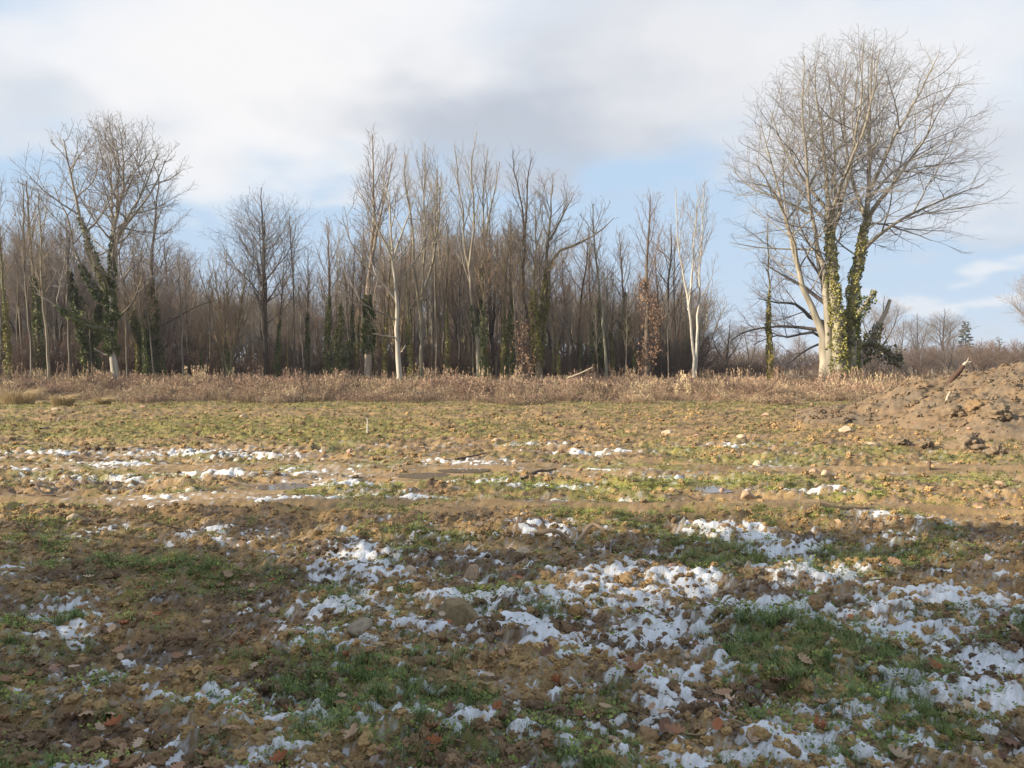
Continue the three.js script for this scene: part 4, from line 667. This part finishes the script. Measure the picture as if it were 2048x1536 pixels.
function heap(x, d) {
  const u = (x - HEAP.x) / HEAP.rx, v = (d - HEAP.d) / HEAP.rd, q = Math.sqrt(u * u + v * v) * (1 + 0.10 * n2(x * 0.25, d * 0.25)), f = q < 1.06 ? Math.pow(clamp(1 - q / 1.06, 0, 1), 0.95) * 1.15 : 0;
  return Math.min(f, 0.55 + 0.45 * f) * HEAP.h * 1.25 + (f > 0 ? Math.min(1, f * 6) * (0.14 * n2b(x * 0.55, d * 0.6) + 0.09 * n2c(x * 1.5, d * 1.5) + 0.05 * (0.4 - Math.abs(n2(x * 3.4, d * 3.4))) * 2 + 0.035 * n2b(x * 10, d * 10) + 0.018 * n2(x * 22, d * 22)) : 0) - (q > 1 ? (q - 1) * 1.2 : 0);
}
{
  const nx = 250, nz = 270, g = new Geo(), x0 = 6.6, x1 = 27, d0 = 13.2, d1 = 30, id = [];
  for (let r = 0; r <= nz; r++) for (let k = 0; k <= nx; k++) {
    const x = lerp(x0, x1, (k / nx) ** 1.25), d = lerp(d0, d1, (r / nz) ** 1.3), y = heap(x, d) + 0.02, a = fbm(n2b, x * 0.6, d * 0.6, 4), b = n2(x * 6, d * 7), c = mul(mix(mix([0.145, 0.102, 0.064], [0.175, 0.118, 0.066], clamp(0.5 + a, 0, 1)), [0.14, 0.11, 0.077], clamp(0.3 - a, 0, 0.7)), 1 + 0.22 * b + 0.2 * n2c(x * 18, d * 18) + 0.15 * n2b(x * 2.2, d * 2.2));
    id.push(y < -0.1 ? -1 : g.v(x, y, -d, 0, 1, 0, c));
  }
  for (let r = 0; r < nz; r++) for (let k = 0; k < nx; k++) { const a = id[r * (nx + 1) + k], b = id[r * (nx + 1) + k + 1], c = id[(r + 1) * (nx + 1) + k + 1], e = id[(r + 1) * (nx + 1) + k]; if (Math.min(a, b, c, e) >= 0) g.i.push(a, b, c, a, c, e); }
  const geo = g.build(V(HEAP.x, 0, -HEAP.d)); geo.computeVertexNormals();
  solo('earth_mound', geo, M.soil, 'bulldozed heap of grey brown earth rising at the field edge', 'mound', V(HEAP.x, 0, -HEAP.d));
}
const onHeap = (px, py) => { for (let d = 12; d < 32; d += 0.05) { const p = at(px, py, d), h = Math.max(heap(p.x, d) + 0.02, height(p.x, d)); if (p.y <= h) return V(p.x, h, -d); } return put(px, py); };
[[1909, 832, 0.24, 'rounded grey soil clod on the heap, left of three'], [1958, 822, 0.28, 'ochre soil clod on the heap, middle of three'], [1992, 836, 0.26, 'grey soil clod on the heap, right of three'], [1932, 897, 0.27, 'large soil clod at the foot of the heap'], [1738, 902, 0, ''], [1805, 888, 0.13, 'small clod at the toe of the heap'], [1850, 895, 0.15, 'low clod left of the large one at the heap foot'], [1994, 906, 0.14, 'small clod right of the large one at the heap foot']].forEach(([px, py, s, label], k) => {
  if (!s) return;
  const g = paint(clod(500 + k, 9), k === 1 ? [0.19, 0.128, 0.07] : [0.16, 0.12, 0.08], 0.3, 3, k), m = solo('soil_clod', g, M.soil, label, 'clod', onHeap(px, py)); m.scale.setScalar(s * 1.15); m.position.y += s * 0.12; m.rotation.y = k;
});
// sticks, branches
function stick(name, label, pts, r0, r1, color, category = 'branch', forks = [], sides = 7) {
  const g = new Geo(), c = new THREE.CatmullRomCurve3(pts), m = Math.max(8, pts.length * 4), P = c.getPoints(m), R = rng(Math.round(pts[0].x * 1000 + 5000)), Rr = P.map((_, k) => lerp(r0, r1, k / m) * (1 + 0.2 * (R() - 0.5)));
  g.tube(P, Rr, sides, (p) => (nx, ny, nz) => mul(color, 1 + 0.3 * n3(p.x * 9 + nx, p.y * 9 + ny, p.z * 9 + nz)));
  for (const [fp, fr] of forks) { const Q = new THREE.CatmullRomCurve3(fp).getPoints(8); g.tube(Q, Q.map((_, k) => lerp(fr, fr * 0.5, k / 8)), 6, () => color); }
  const b = pts[0].clone(); return solo(name, g.build(b), M.bark, label, category, b);
}
{
  const a = onHeap(1896, 768), D = -a.z, q = (x, y, dz = 0) => { const p = at(x, y, D); p.z += dz; return p; };
  const br = thing('broken_branch', 'dark broken branch with a pale splintered end sticking out of the heap', 'branch', a), g1 = new Geo(), g2 = new Geo(), bp = [a.clone().add(V(-0.05, -0.15, 0)), q(1908, 754), q(1919, 742), q(1927, 731)];
  g1.tube(new THREE.CatmullRomCurve3(bp).getPoints(12), Array.from({ length: 13 }, (_, k) => lerp(0.085, 0.06, k / 12)), 9, (p) => (nx, ny, nz) => mul([0.10, 0.055, 0.04], 1 + 0.3 * n3(p.x * 8 + nx, p.y * 8, nz)));
  g2.tube([q(1926, 732), q(1931, 726), q(1936, 726), q(1942, 723)], [0.058, 0.04, 0.03, 0.012], 7, () => [0.62, 0.52, 0.42]); g2.tube([q(1929, 729), q(1933, 722, 0.05), q(1934, 715, 0.08)], [0.03, 0.018, 0.008], 5, () => [0.60, 0.50, 0.40]);
  part('dark_bark_length', g1.build(a), M.bark, br); part('splintered_end', g2.build(a), M.bark, br);
  const s = onHeap(1893, 803); stick('split_wood', 'pale upright wood splinter on the heap below the broken branch', [s.clone().add(V(0, -0.05, 0)), s.clone().add(V(0.03, 0.1, 0)), s.clone().add(V(0.09, 0.2, 0))], 0.035, 0.015, [0.66, 0.52, 0.42], 'wood');
  const u = onHeap(1928, 782); stick('twig', 'dark twig lying on the heap right of the splinter', [u, u.clone().add(V(0.25, 0.02, 0.2)), u.clone().add(V(0.4, 0.0, 0.5))].map((p) => V(p.x, heap(p.x, -p.z) + 0.05, p.z)), 0.02, 0.01, [0.12, 0.08, 0.06], 'twig');
}
{
  const rest = (list, lift) => list.map(([x, y, l = 0]) => { const p = put(x, y); p.y += lift + l; return p; });
  stick('bare_branch', 'barkless tan branch lying across the churned foreground', rest([[1076, 1090, 0.03], [1110, 1094, 0.03], [1150, 1088, 0.05], [1185, 1079, 0.05], [1212, 1083, 0.03]], 0.03), 0.022, 0.016, [0.42, 0.30, 0.19]);
  stick('white_stake', 'thin whitish stake standing upright in the green patch', [put(735, 868, -0.05), put(735, 868, 0.15), put(735, 868, 0.33), put(732, 868, 0.36)], 0.02, 0.014, [0.72, 0.68, 0.60], 'stake');
  stick('fallen_branch', 'dark rotten branch dusted with snow beside the wet rut', rest([[1045, 958], [1075, 950], [1095, 944], [1112, 936]], 0.03), 0.026, 0.014, [0.12, 0.085, 0.06]);
  stick('fallen_branch', 'pale curved branch lying near the bleached straw', rest([[82, 862], [105, 852], [120, 838], [130, 828]], 0.04), 0.03, 0.012, [0.40, 0.30, 0.22]);
  stick('fallen_branch', 'long dark pole lying in the mud behind the snowy ridges', rest([[1640, 1018], [1680, 1020], [1740, 1021], [1800, 1021]], 0.025), 0.02, 0.012, [0.10, 0.07, 0.05]);
  stick('fallen_branch', 'dark curled stick at the edge of the ruts on the far left', rest([[60, 975], [72, 985, 0.05], [86, 990], [110, 992]], 0.02), 0.018, 0.01, [0.13, 0.09, 0.07]);
  stick('twig', 'pale cream twig on the mud between grass and snow', rest([[864, 1474], [880, 1477], [905, 1481]], 0.03), 0.007, 0.004, [0.62, 0.52, 0.38], 'twig');
  stick('twig', 'curved tan stem arching over the snow in the foreground', rest([[1440, 1188, 0.02], [1455, 1192, 0.08], [1466, 1208, 0.06], [1474, 1222, 0]], 0.01), 0.005, 0.003, [0.40, 0.30, 0.18], 'twig');
  stick('twig', 'long thin straw stem lying flat near the bottom of the slope', rest([[1350, 1478], [1400, 1476], [1460, 1472], [1500, 1468]], 0.03), 0.004, 0.003, [0.36, 0.28, 0.16], 'twig');
  stick('twig', 'dark thin twig lying on the lit slope left of the snow', rest([[300, 1052], [340, 1054], [380, 1056]], 0.02), 0.008, 0.004, [0.12, 0.08, 0.06], 'twig');
  stick('post_stub', 'short dark stub standing in the sunlit grass near the heap', [put(1858, 938, -0.05), put(1858, 938, 0.14)], 0.03, 0.025, [0.16, 0.11, 0.08], 'stub');
  stick('fallen_branch', 'dark stick lying along the wet rut in the middle', rest([[910, 922], [940, 920], [972, 917]], 0.03), 0.02, 0.012, [0.14, 0.10, 0.07]);
}
// fallen ivied trunk and dead limbs right of the tall tree
{
  const D = 46, b = foot(1760, D), root = thing('ivied_log', 'fallen trunk buried under ivy and brambles beside the tallest tree', 'log', b), t = new Tree(150, env(b, 1, 1, 1), { bark: [0.40, 0.33, 0.25] });
  const a = t.stem(pl(D, [[1700, 730, 0.6], [1730, 690, 0.4], [1755, 652, 0.2], [1780, 600, 0]]), 0.24, 0.1, { bare: true, name: 'trunk', bark: [0.52, 0.44, 0.34] });
  const c = t.stem(pl(D, [[1702, 680, 1], [1704, 720, 1.1], [1712, 775, 1.3]]), 0.14, 0.1, { bare: true, name: 'dead_limb', bark: [0.45, 0.37, 0.28] });
  const e = t.stem(pl(D, [[1705, 692, 0.9], [1718, 720, 0.8]]), 0.1, 0.05, { bare: true, name: 'dead_limb', bark: [0.45, 0.37, 0.28] });
  const h = t.stem(pl(D, [[1700, 690, 0.4], [1740, 690, 0.4], [1775, 710, 0.5], [1795, 735, 0.5]]), 0.2, 0.15, { bare: true, name: 'limb' });
  t.ivy(a, 0, 0.72, 260, 0.42, [IVY[0], IVYY[1]], 0.13); t.ivy(h, 0, 0.95, 300, 0.75, [IVY[0], [0.2, 0.17, 0.06]], 0.14);
  t.parts(root, b);
}
[[1720, 44.5], [1760, 45], [1800, 46], [1840, 47], [1690, 43.5], [1640, 43.5]].forEach(([px, d], k) => plantTree(K.bramble, 'bramble_bush', 'reddish bramble tangle growing round the foot of the tallest tree', px2m(px - 1024, d), d, 1.2 + 0.25 * (k % 3), k, 2300 + k, 'brambles round the tallest tree', 'shrub', 1.3));
stick('dead_stump', 'small splintered grey stump at the foot of the tallest tree', [put(1661, 790, -0.1), put(1661, 790, 0.3), put(1663, 790, 0.62)], 0.2, 0.08, [0.42, 0.34, 0.26], 'stump', [[[put(1661, 790, 0.2), put(1655, 790, 0.75)], 0.08]]);
stick('fallen_branch', 'pale branch leaning out of the weeds at the wood edge', [at(1135, 757, 42), at(1160, 747, 42), at(1185, 735, 42)], 0.06, 0.03, [0.50, 0.41, 0.31]);

// ------------------------------------------------------------------ stones
const STONE = [[0.34, 0.235, 0.15], [0.44, 0.34, 0.235], [0.23, 0.165, 0.11], [0.36, 0.215, 0.165], [0.27, 0.22, 0.155]];
function rock(seed) { // a chipped stone: a ball cut by random planes
  const R = rng(seed), g = ball(6), p = g.attributes.position, cut = []; for (let k = 0; k < 9; k++) cut.push([V(R() - 0.5, (R() - 0.5) * 0.9, R() - 0.5).normalize(), 0.55 + 0.35 * R()]);
  for (let k = 0; k < p.count; k++) { const v = V(p.getX(k), p.getY(k), p.getZ(k)); let s = 1; for (const [n, q] of cut) { const t = v.dot(n); if (t > 0) s = Math.min(s, q / t); } s *= 1 + 0.05 * n3(v.x * 3 + seed, v.y * 3, v.z * 3) + 0.03 * n3(v.x * 8, v.y * 8 + seed, v.z * 8); p.setXYZ(k, v.x * s * 1.15, v.y * s * 0.85, v.z * s); }
  g.computeVertexNormals(); return g;
}
const stoneGeos = STONE.flatMap((c, k) => [0, 1].map((j) => { return paint(rock(600 + k * 7 + j), c, 0.3, 2.6, k + j); }));
function stone(px, py, w, label, opt = {}) { // w: width in photo pixels
  const p = opt.heap ? onHeap(px, py) : put(px, py), s = px2m(w, -p.z) / 2, m = solo(opt.name ?? 'stone', opt.geo ?? stoneGeos[opt.v ?? Math.floor(Math.abs(px * 7 + py) % 10)], M.stone, label, 'stone', p, opt.group);
  m.scale.set(s * (opt.sx ?? 1), s * (opt.sy ?? 1), s * (opt.sz ?? 0.9)); m.position.y += s * (opt.up ?? 0.05); m.rotation.set(opt.rx ?? 0, px * 0.37, opt.rz ?? 0); return m;
}
{ // the angular slab in the foreground
  const g = ball(12), p = g.attributes.position;
  const planes = [[0, 1, 0.15, 0.62], [-0.75, 0.55, 0.2, 0.62], [0.72, 0.6, 0.1, 0.6], [0.1, 0.25, 0.95, 0.5], [0.1, 0.2, -0.97, 0.6], [-0.95, -0.1, -0.1, 0.85], [0.95, 0, 0.2, 0.85]].map(([a, b, c, k]) => [V(a, b, c).normalize(), k]);
  for (let k = 0; k < p.count; k++) { const v = V(p.getX(k), p.getY(k), p.getZ(k)); let s = 1.0; for (const [n, q] of planes) { const t = v.dot(n); if (t > 0) s = Math.min(s, q / t); } s *= 1 + 0.03 * n3(v.x * 4, v.y * 4, v.z * 4); p.setXYZ(k, v.x * s, v.y * s, v.z * s); }
  g.computeVertexNormals(); paint(g, [0.20, 0.15, 0.08], 0.25, 4, 3);
  const m = solo('stone_slab', g, M.stone, 'large angular olive brown stone rising from the snow', 'stone', put(915, 1252)); m.scale.set(0.15, 0.15, 0.11); m.position.y += 0.04; m.rotation.y = 0.15;
}
const NAMED = [[1134, 1122, 40, 'pinkish stone right of a muddy clod, below the barkless branch', { v: 6 }], [1052, 1112, 42, 'tan rounded stone left of the pinkish one', { v: 2 }], [1104, 1130, 34, 'muddy brown stone between the tan and the pinkish one', { v: 4 }], [1467, 1122, 36, 'pale round stone in the green patch right of the barkless branch', { v: 2 }], [1900, 1056, 40, 'cream wedge shaped stone on the sunny slope', { v: 2, sy: 0.9 }], [1735, 1058, 20, 'small tan stone left of the cream wedge', { v: 0 }], [945, 1148, 42, 'upright tan crumbling stone behind the angular slab', { v: 0, sy: 1.5 }], [820, 1148, 30, 'ochre flat stone amid snow left of the crumbling stone', { v: 2 }], [1692, 862, 32, 'bright white stone at the toe of the heap', { v: 2, sy: 0.7 }], [1482, 879, 22, 'pale flat stone in the sunny middle ground', { v: 2, sy: 0.6 }], [1335, 868, 28, 'broad tan stone right of centre in the middle ground', { v: 2, sy: 0.6 }], [992, 884, 24, 'ochre pointed stone near the centre of the field', { v: 0 }], [1515, 928, 24, 'cream stone beside a streak of snow', { v: 2 }], [1495, 992, 30, 'orange tan stone right of the small puddle', { v: 0 }], [1445, 978, 16, 'pale stone on the edge of the small puddle', { v: 6 }], [700, 905, 18, 'pink stone left of the brown rut', { v: 6 }], [108, 1328, 26, 'pinkish upright stone in the left foreground', { v: 6, sy: 1.2 }], [38, 1320, 20, 'small pink stone leaning left of the upright one', { v: 6 }], [140, 1445, 22, 'reddish stone near the bottom of the left slope', { v: 7 }], [15, 1160, 34, 'grey brown stone cut by the left edge of the snow', { v: 4 }], [478, 1118, 22, 'orange red stone on the lit left slope', { v: 7 }], [372, 1146, 22, 'tan stone below a snow streak on the lit slope', { v: 0 }], [146, 1040, 24, 'pale stone with a snow cap on the far left track', { v: 2 }], [1955, 1505, 34, 'tall pale split stone in the bottom corner', { v: 2, sy: 2.2, sx: 0.7 }], [1700, 1195, 60, 'flat brown earth slab bare of snow', { v: 4, sy: 0.35, sx: 1.3 }], [680, 1262, 50, 'dull brown stone in the snow left of the slab', { v: 4, sy: 0.6 }], [725, 1285, 62, 'low grey stone in the shaded grass left of the slab', { v: 8, sy: 0.6 }], [705, 1210, 46, 'flat tan stone with snow behind it', { v: 2, sy: 0.4 }], [1235, 1205, 34, 'flat brown stone framed by snow', { v: 0, sy: 0.4 }], [1065, 1335, 18, 'ochre pebble below the snow tongue', { v: 2 }], [1375, 1318, 16, 'pale pebble in the grass beneath the snow', { v: 2 }], [40, 905, 26, 'brown stone among the far left clods', { v: 0 }], [68, 917, 22, 'flat tan stone on the far left', { v: 2, sy: 0.5 }], [1740, 893, 26, 'flat ochre stone before the heap', { v: 2, sy: 0.5 }], [1865, 925, 22, 'cream flat stone in the grass before the heap', { v: 2, sy: 0.5 }], [1630, 950, 24, 'row stone, ochre, in the sunny grass', { v: 0 }], [1650, 952, 18, 'row stone, paler one, in the sunny grass', { v: 2 }], [2000, 970, 22, 'tan stone at the right by a black lump', { v: 0 }], [1975, 975, 16, 'blackish lump among stones at the right', { v: 4 }], [1548, 988, 18, 'black lump beside a snow streak', { v: 4 }], [1345, 985, 26, 'ochre clod like stone by the small puddle', { v: 0 }]];
NAMED.forEach(([px, py, w, label, o]) => stone(px, py, w, label, o));
{
  const R = rng(61); let n = 0;
  while (n < 190) { const py = 815 + 700 * Math.pow(R(), 1.7), px = R() * 2048, g = onGround(px, py); if (g.d > 30 || heap(g.x, g.d) > 0) continue; const far = py < 1000; n++; stone(px, py, far ? 5 + 11 * R() ** 2 : 8 + 14 * R() ** 2, far ? 'small tan stone scattered over the sunny middle field' : 'small muddy stone scattered over the churned foreground', { group: far ? 'stones of the middle field' : 'stones of the foreground', sy: 0.7, name: 'small_stone' }); }
  for (let k = 0; k < 16; k++) { const px = 1740 + 328 * R(), py = 790 + 118 * R(); const p = onHeap(px, py); if (heap(p.x, -p.z) < 0.05) continue; stone(px, py, 5 + 9 * R(), 'pale stone chip lying on the earth heap', { heap: true, group: 'stones on the heap', name: 'small_stone', sy: 0.6 }); }
}
console.log('stones done');
// ------------------------------------------------------------------ clods, grass, herbs
{
  const R = rng(71), geos = [0, 1, 2, 3, 4].map((k) => { const g = lump(700 + k, 2, 0.55, 0.7).toNonIndexed(); g.computeVertexNormals(); return paint(g, [1, 1, 1], 0.12, 2, k); }), spots = [[], [], [], [], []];
  for (let k = 0; k < 70000; k++) {
    const d = 2.3 * Math.pow(15, Math.pow(R(), 0.75)), x = (R() * 2 - 1) * (0.68 * d + 0.5), q = roughness(x, d);
    if (R() > (q * 1.1 + 0.04) * (d > 9 ? 0.2 + 0.5 * clamp(n2b(x * 0.35, d * 0.5) + 0.3, 0, 1) : 1) || (heap(x, d) > 0)) continue;
    const big = R() ** 5, s = (0.005 + 0.026 * big) * lerp(1, 2.2, smoothstep(d, 6, 20)) * (q < 0.3 ? 0.6 : 1), c = mul(soilColor(x, d, true), 0.85 + 0.35 * R());
    spots[k % 5].push([x, height(x, d) + s * 0.2, -d, s, R() * 6.28, c, 0.5]);
  }
  const big = [0, 1, 2, 3, 4].map((k) => paint(clod(720 + k, 5), [1, 1, 1], 0.15, 2, k)), bs = [[], [], [], [], []];
  for (let k = 0; k < 5200; k++) { const d = 2.4 * Math.pow(11, R()), x = (R() * 2 - 1) * (0.68 * d + 0.4); if (R() > roughness(x, d) * (d > 9 ? 0.35 : 0.8) * (0.6 + 0.8 * n2c(x * 0.8, d * 0.9)) || heap(x, d) > 0) continue; const s = (0.012 + 0.04 * R() ** 3) * lerp(1, 1.7, smoothstep(d, 8, 18)); bs[k % 5].push([x, height(x, d, true) + s * 0.15, -d, [s * (0.8 + 0.6 * R()), s, s * (0.8 + 0.6 * R())], R() * 6.28, mul(soilColor(x, d, true), 0.55 + 0.6 * R()), 0.4]); }
  bs.forEach((q, k) => spread(big[k], M.soil, 'soil_clods', 'torn clods of earth lying over the churned field', 'soil', q));
  for (let k = 0; k < 22000; k++) { const d = 2.3 + 6.5 * Math.pow(R(), 0.8), x = (R() * 2 - 1) * (0.68 * d + 0.4); if (R() > roughness(x, d)) continue; const s = 0.004 + 0.012 * R() ** 3; spots[k % 5].push([x, height(x, d) + s * 0.3, -d, s, R() * 6.28, mul(soilColor(x, d, true), 0.55 + 0.9 * R()), 0.5]); }
  for (let k = 0; k < 9000; k++) { const x = 8 + 10 * R(), d = 13.5 + 13 * R(), y = heap(x, d); if (y < 0.02) continue; const s = 0.008 + 0.085 * R() ** 6; spots[k % 5].push([x, y + 0.02 + s * 0.2, -d, s, R() * 6.28, mul(mix([0.17, 0.115, 0.068], [0.15, 0.12, 0.085], R()), 0.8 + 0.4 * R()), 0.5]); }
  spots.forEach((s, k) => spread(geos[k], M.soil, 'soil_crumbs', 'loose crumbs and small clods of earth strewn over the field', 'soil', s));
}
{
  const tuft = (seed, n, len, wid, segs, lay) => { const R = rng(seed), g = new Geo(); for (let k = 0; k < n; k++) { const a = R() * 6.28, L = len * (0.55 + 0.6 * R()), ln = lay * (0.4 + R()), o = V(Math.cos(a), 0, Math.sin(a)), sd = V(-o.z, 0, o.x), p0 = V((R() - 0.5) * len * 0.5, -0.01, (R() - 0.5) * len * 0.5), c = mul([1, 1, 1], 0.7 + 0.5 * R()); let prev = null; for (let s = 0; s <= segs; s++) { const t = s / segs, p = p0.clone().addScaledVector(o, L * ln * t * t).add(V(0, L * (t - 0.35 * ln * t * t), 0)), w = wid * (1 - t * 0.9), nn = V(o.x * 0.4, 0.8, o.z * 0.4).normalize(); const i0 = g.v(p.x - sd.x * w, p.y, p.z - sd.z * w, nn.x, nn.y, nn.z, c), i1 = g.v(p.x + sd.x * w, p.y, p.z + sd.z * w, nn.x, nn.y, nn.z, c); if (prev !== null) g.i.push(prev, prev + 1, i1, prev, i1, i0); prev = i0; } } return g.build(); };
  const herb = (seed, n, r) => { const R = rng(seed), g = new Geo(); for (let k = 0; k < n; k++) { const a = R() * 6.28, q = r * Math.sqrt(R()), p = V(Math.cos(a) * q, 0.004 + 0.02 * R(), Math.sin(a) * q), up = V(Math.cos(a + R()), 0.35 + 0.5 * R(), Math.sin(a + R())).normalize(), z = 0.006 + 0.009 * R(); g.leaf(p, up, V(-up.z, 0.2 * (R() - 0.5), up.x).normalize(), z * 1.3, z * 0.55, mul([1, 1, 1], 0.7 + 0.6 * R()), -0.2); } return g.build(); };
  const R = rng(81), nearT = [tuft(1, 26, 0.11, 0.0016, 3, 0.7), tuft(2, 22, 0.14, 0.0018, 3, 0.9), tuft(3, 18, 0.08, 0.0015, 3, 0.5)], herbs = [herb(5, 16, 0.05), herb(6, 22, 0.07)], farT = [tuft(7, 14, 0.075, 0.003, 2, 0.6), tuft(8, 12, 0.06, 0.0035, 2, 0.9)];
  const sN = [[], [], []], sH = [[], []], sF = [[], []];
  for (let k = 0; k < 22000; k++) { const d = 2.2 + 6.6 * Math.pow(R(), 0.75), x = (R() * 2 - 1) * (0.68 * d + 0.3), g = greenness(x, d) + 0.25 * n2(x * 3, d * 3); if (g < 0.6 + 0.5 * R()) continue; const c = mul(mix([0.15, 0.25, 0.055], [0.34, 0.36, 0.11], clamp(0.3 + 0.5 * n2b(x, d) + 0.5 * (R() - 0.5) + smoothstep(d, 5.5, 8) * 0.4, 0, 1)), 0.75 + 0.5 * R()); sN[k % 3].push([x, height(x, d), -d, 0.4 + 0.4 * R() + 0.3 * clamp(g - 0.8, 0, 1), R() * 6.28, c, 0.15]); }
  for (let k = 0; k < 15000; k++) { const d = 2.2 + 9 * Math.pow(R(), 0.8), x = (R() * 2 - 1) * (0.68 * d + 0.3), g = greenness(x, d) + 0.5 * n2c(x * 1.7, d * 1.7); if (g < 0.05 + 0.8 * R() || roughness(x, d) < 0.25) continue; const c = mul(mix([0.09, 0.145, 0.03], [0.24, 0.26, 0.05], clamp(R() + smoothstep(d, 5.5, 8) * 0.3, 0, 1)), 0.8 + 0.4 * R()); sH[k % 2].push([x, height(x, d), -d, 0.7 + 0.7 * R(), R() * 6.28, c, 0.2]); }
  for (let k = 0; k < 60000; k++) { const d = 8.5 + 26 * Math.pow(R(), 0.9), x = (R() * 2 - 1) * (0.68 * d + 0.3), g = greenness(x, d) + 0.3 * n2c(x * 2, d * 2.2); if (g < 0.0 + 0.75 * R() || heap(x, d) > 0) continue; const c = mul(mix([0.24, 0.25, 0.055], [0.40, 0.34, 0.11], clamp(R() * 0.9 + 0.3 * n2(x * 0.4, d * 0.4), 0, 1)), 0.8 + 0.4 * R()); sF[k % 2].push([x, height(x, d), -d, (0.5 + 0.6 * R()) * lerp(0.7, 1.25, smoothstep(d, 9, 25)), R() * 6.28, c, 0.2]); }
  sN.forEach((s, k) => spread(nearT[k], M.grass, 'grass', 'green grass blades growing among the snow in the foreground', 'grass', s));
  sH.forEach((s, k) => spread(herbs[k], M.grass, 'ground_herbs', 'tiny round leaved green herbs covering the soil', 'herbs', s));
  sF.forEach((s, k) => spread(farT[k], M.grass, 'short_grass', 'short yellow green grass over the sunlit middle field', 'grass', s));
}
// ------------------------------------------------------------------ fallen oak leaves
{
  const make = (seed, lobes, curl) => { const R = rng(seed), g = new Geo(), c = [1, 1, 1], n = lobes * 2 + 2, rows = []; for (let k = 0; k <= n; k++) { const t = k / n, w = (0.30 * Math.sin(Math.PI * Math.min(1, 0.06 + t * 0.94)) ** 0.8) * (k % 2 ? 1.25 : 0.62) * (0.85 + 0.3 * R()), y = curl * (t - 0.5) ** 2 * 1.2 + 0.05 * (R() - 0.5); rows.push([t, k === n ? 0.03 : w, y]); } const id = rows.map(([t, w, y]) => [g.v(-w, y + curl * w * 0.9, t, 0, 1, 0, c), g.v(0, y, t, 0, 1, 0, mul(c, 0.85)), g.v(w, y + curl * w * 0.7, t, 0, 1, 0, c)]); for (let k = 0; k < n; k++) for (let s = 0; s < 2; s++) g.i.push(id[k][s], id[k + 1][s], id[k + 1][s + 1], id[k][s], id[k + 1][s + 1], id[k][s + 1]); const b = g.build(); b.translate(0, 0, -0.5); b.computeVertexNormals(); return b; };
  const shapes = [make(1, 4, 0.5), make(2, 3, 0.9), make(3, 4, 0.25), make(4, 3, -0.5), make(5, 3, 1.3)], cols = [[0.36, 0.21, 0.12], [0.28, 0.145, 0.08], [0.43, 0.29, 0.18], [0.34, 0.12, 0.05], [0.20, 0.11, 0.07], [0.46, 0.34, 0.24]];
  const mats = cols.map((c) => new THREE.MeshStandardMaterial({ vertexColors: true, color: new THREE.Color(...c), roughness: 0.8, side: THREE.DoubleSide })), words = ['tan', 'brown', 'pale tan', 'rust red', 'dark brown', 'buff'], R = rng(91);
  const leaf = (px, py, size, ci, label, group) => { const p = put(px, py), m = solo('oak_leaf', shapes[Math.floor(R() * 5)], mats[ci], label, 'leaf', p, group); m.scale.setScalar(size); m.position.y += 0.02 + size * 0.1; m.rotation.set((R() - 0.5) * 0.9, R() * 6.28, (R() - 0.5) * 0.9); };
  [[785, 1338, 0.09, 2, 'pale tan oak leaf lying on the shaded green below the angular slab'], [705, 1488, 0.1, 2, 'tan oak leaf at the bottom near the snow tongue'], [690, 1478, 0.08, 0, 'brown oak leaf overlapping the tan one at the bottom'], [918, 1512, 0.1, 2, 'pale curled oak leaf at the very bottom edge'], [395, 1528, 0.09, 2, 'buff oak leaf half under snow in the bottom corner'], [1670, 1100, 0.1, 2, 'light tan oak leaf standing on the sunny churned ridge'], [1790, 1130, 0.12, 0, 'orange tan oak leaf pair beside the flat earth slab'], [1800, 1505, 0.1, 5, 'curled buff leaf near the split stone'], [1815, 1530, 0.09, 0, 'tan leaf at the bottom edge beside the buff one'], [1155, 1455, 0.08, 3, 'rust red leaf by the lower snow patch'], [1162, 1435, 0.07, 1, 'dark red leaf above the rust red one'], [1265, 1378, 0.11, 1, 'upright brown curled leaf against the snow'], [1445, 1380, 0.1, 0, 'two lobed tan leaf below the snow tongue'], [1465, 1325, 0.09, 0, 'orange leaf at the end of the snow tongue'], [1610, 1345, 0.09, 2, 'tan leaf in the tall grass tussock'], [1675, 1255, 0.1, 1, 'brown leaf on the snowy tussock']].forEach(([x, y, s, c, l]) => leaf(x, y, s, c, l));
  for (let k = 0; k < 290; k++) { const py = 1050 + 480 * Math.pow(R(), 0.8), px = R() * 2048, ci = Math.floor(R() * 6); leaf(px, py, 0.04 + 0.055 * R(), ci, `fallen ${words[ci]} oak leaf among many on the muddy foreground`, `fallen ${words[ci]} oak leaves`); }
}
console.log('all built');
renderer.render(scene, camera);
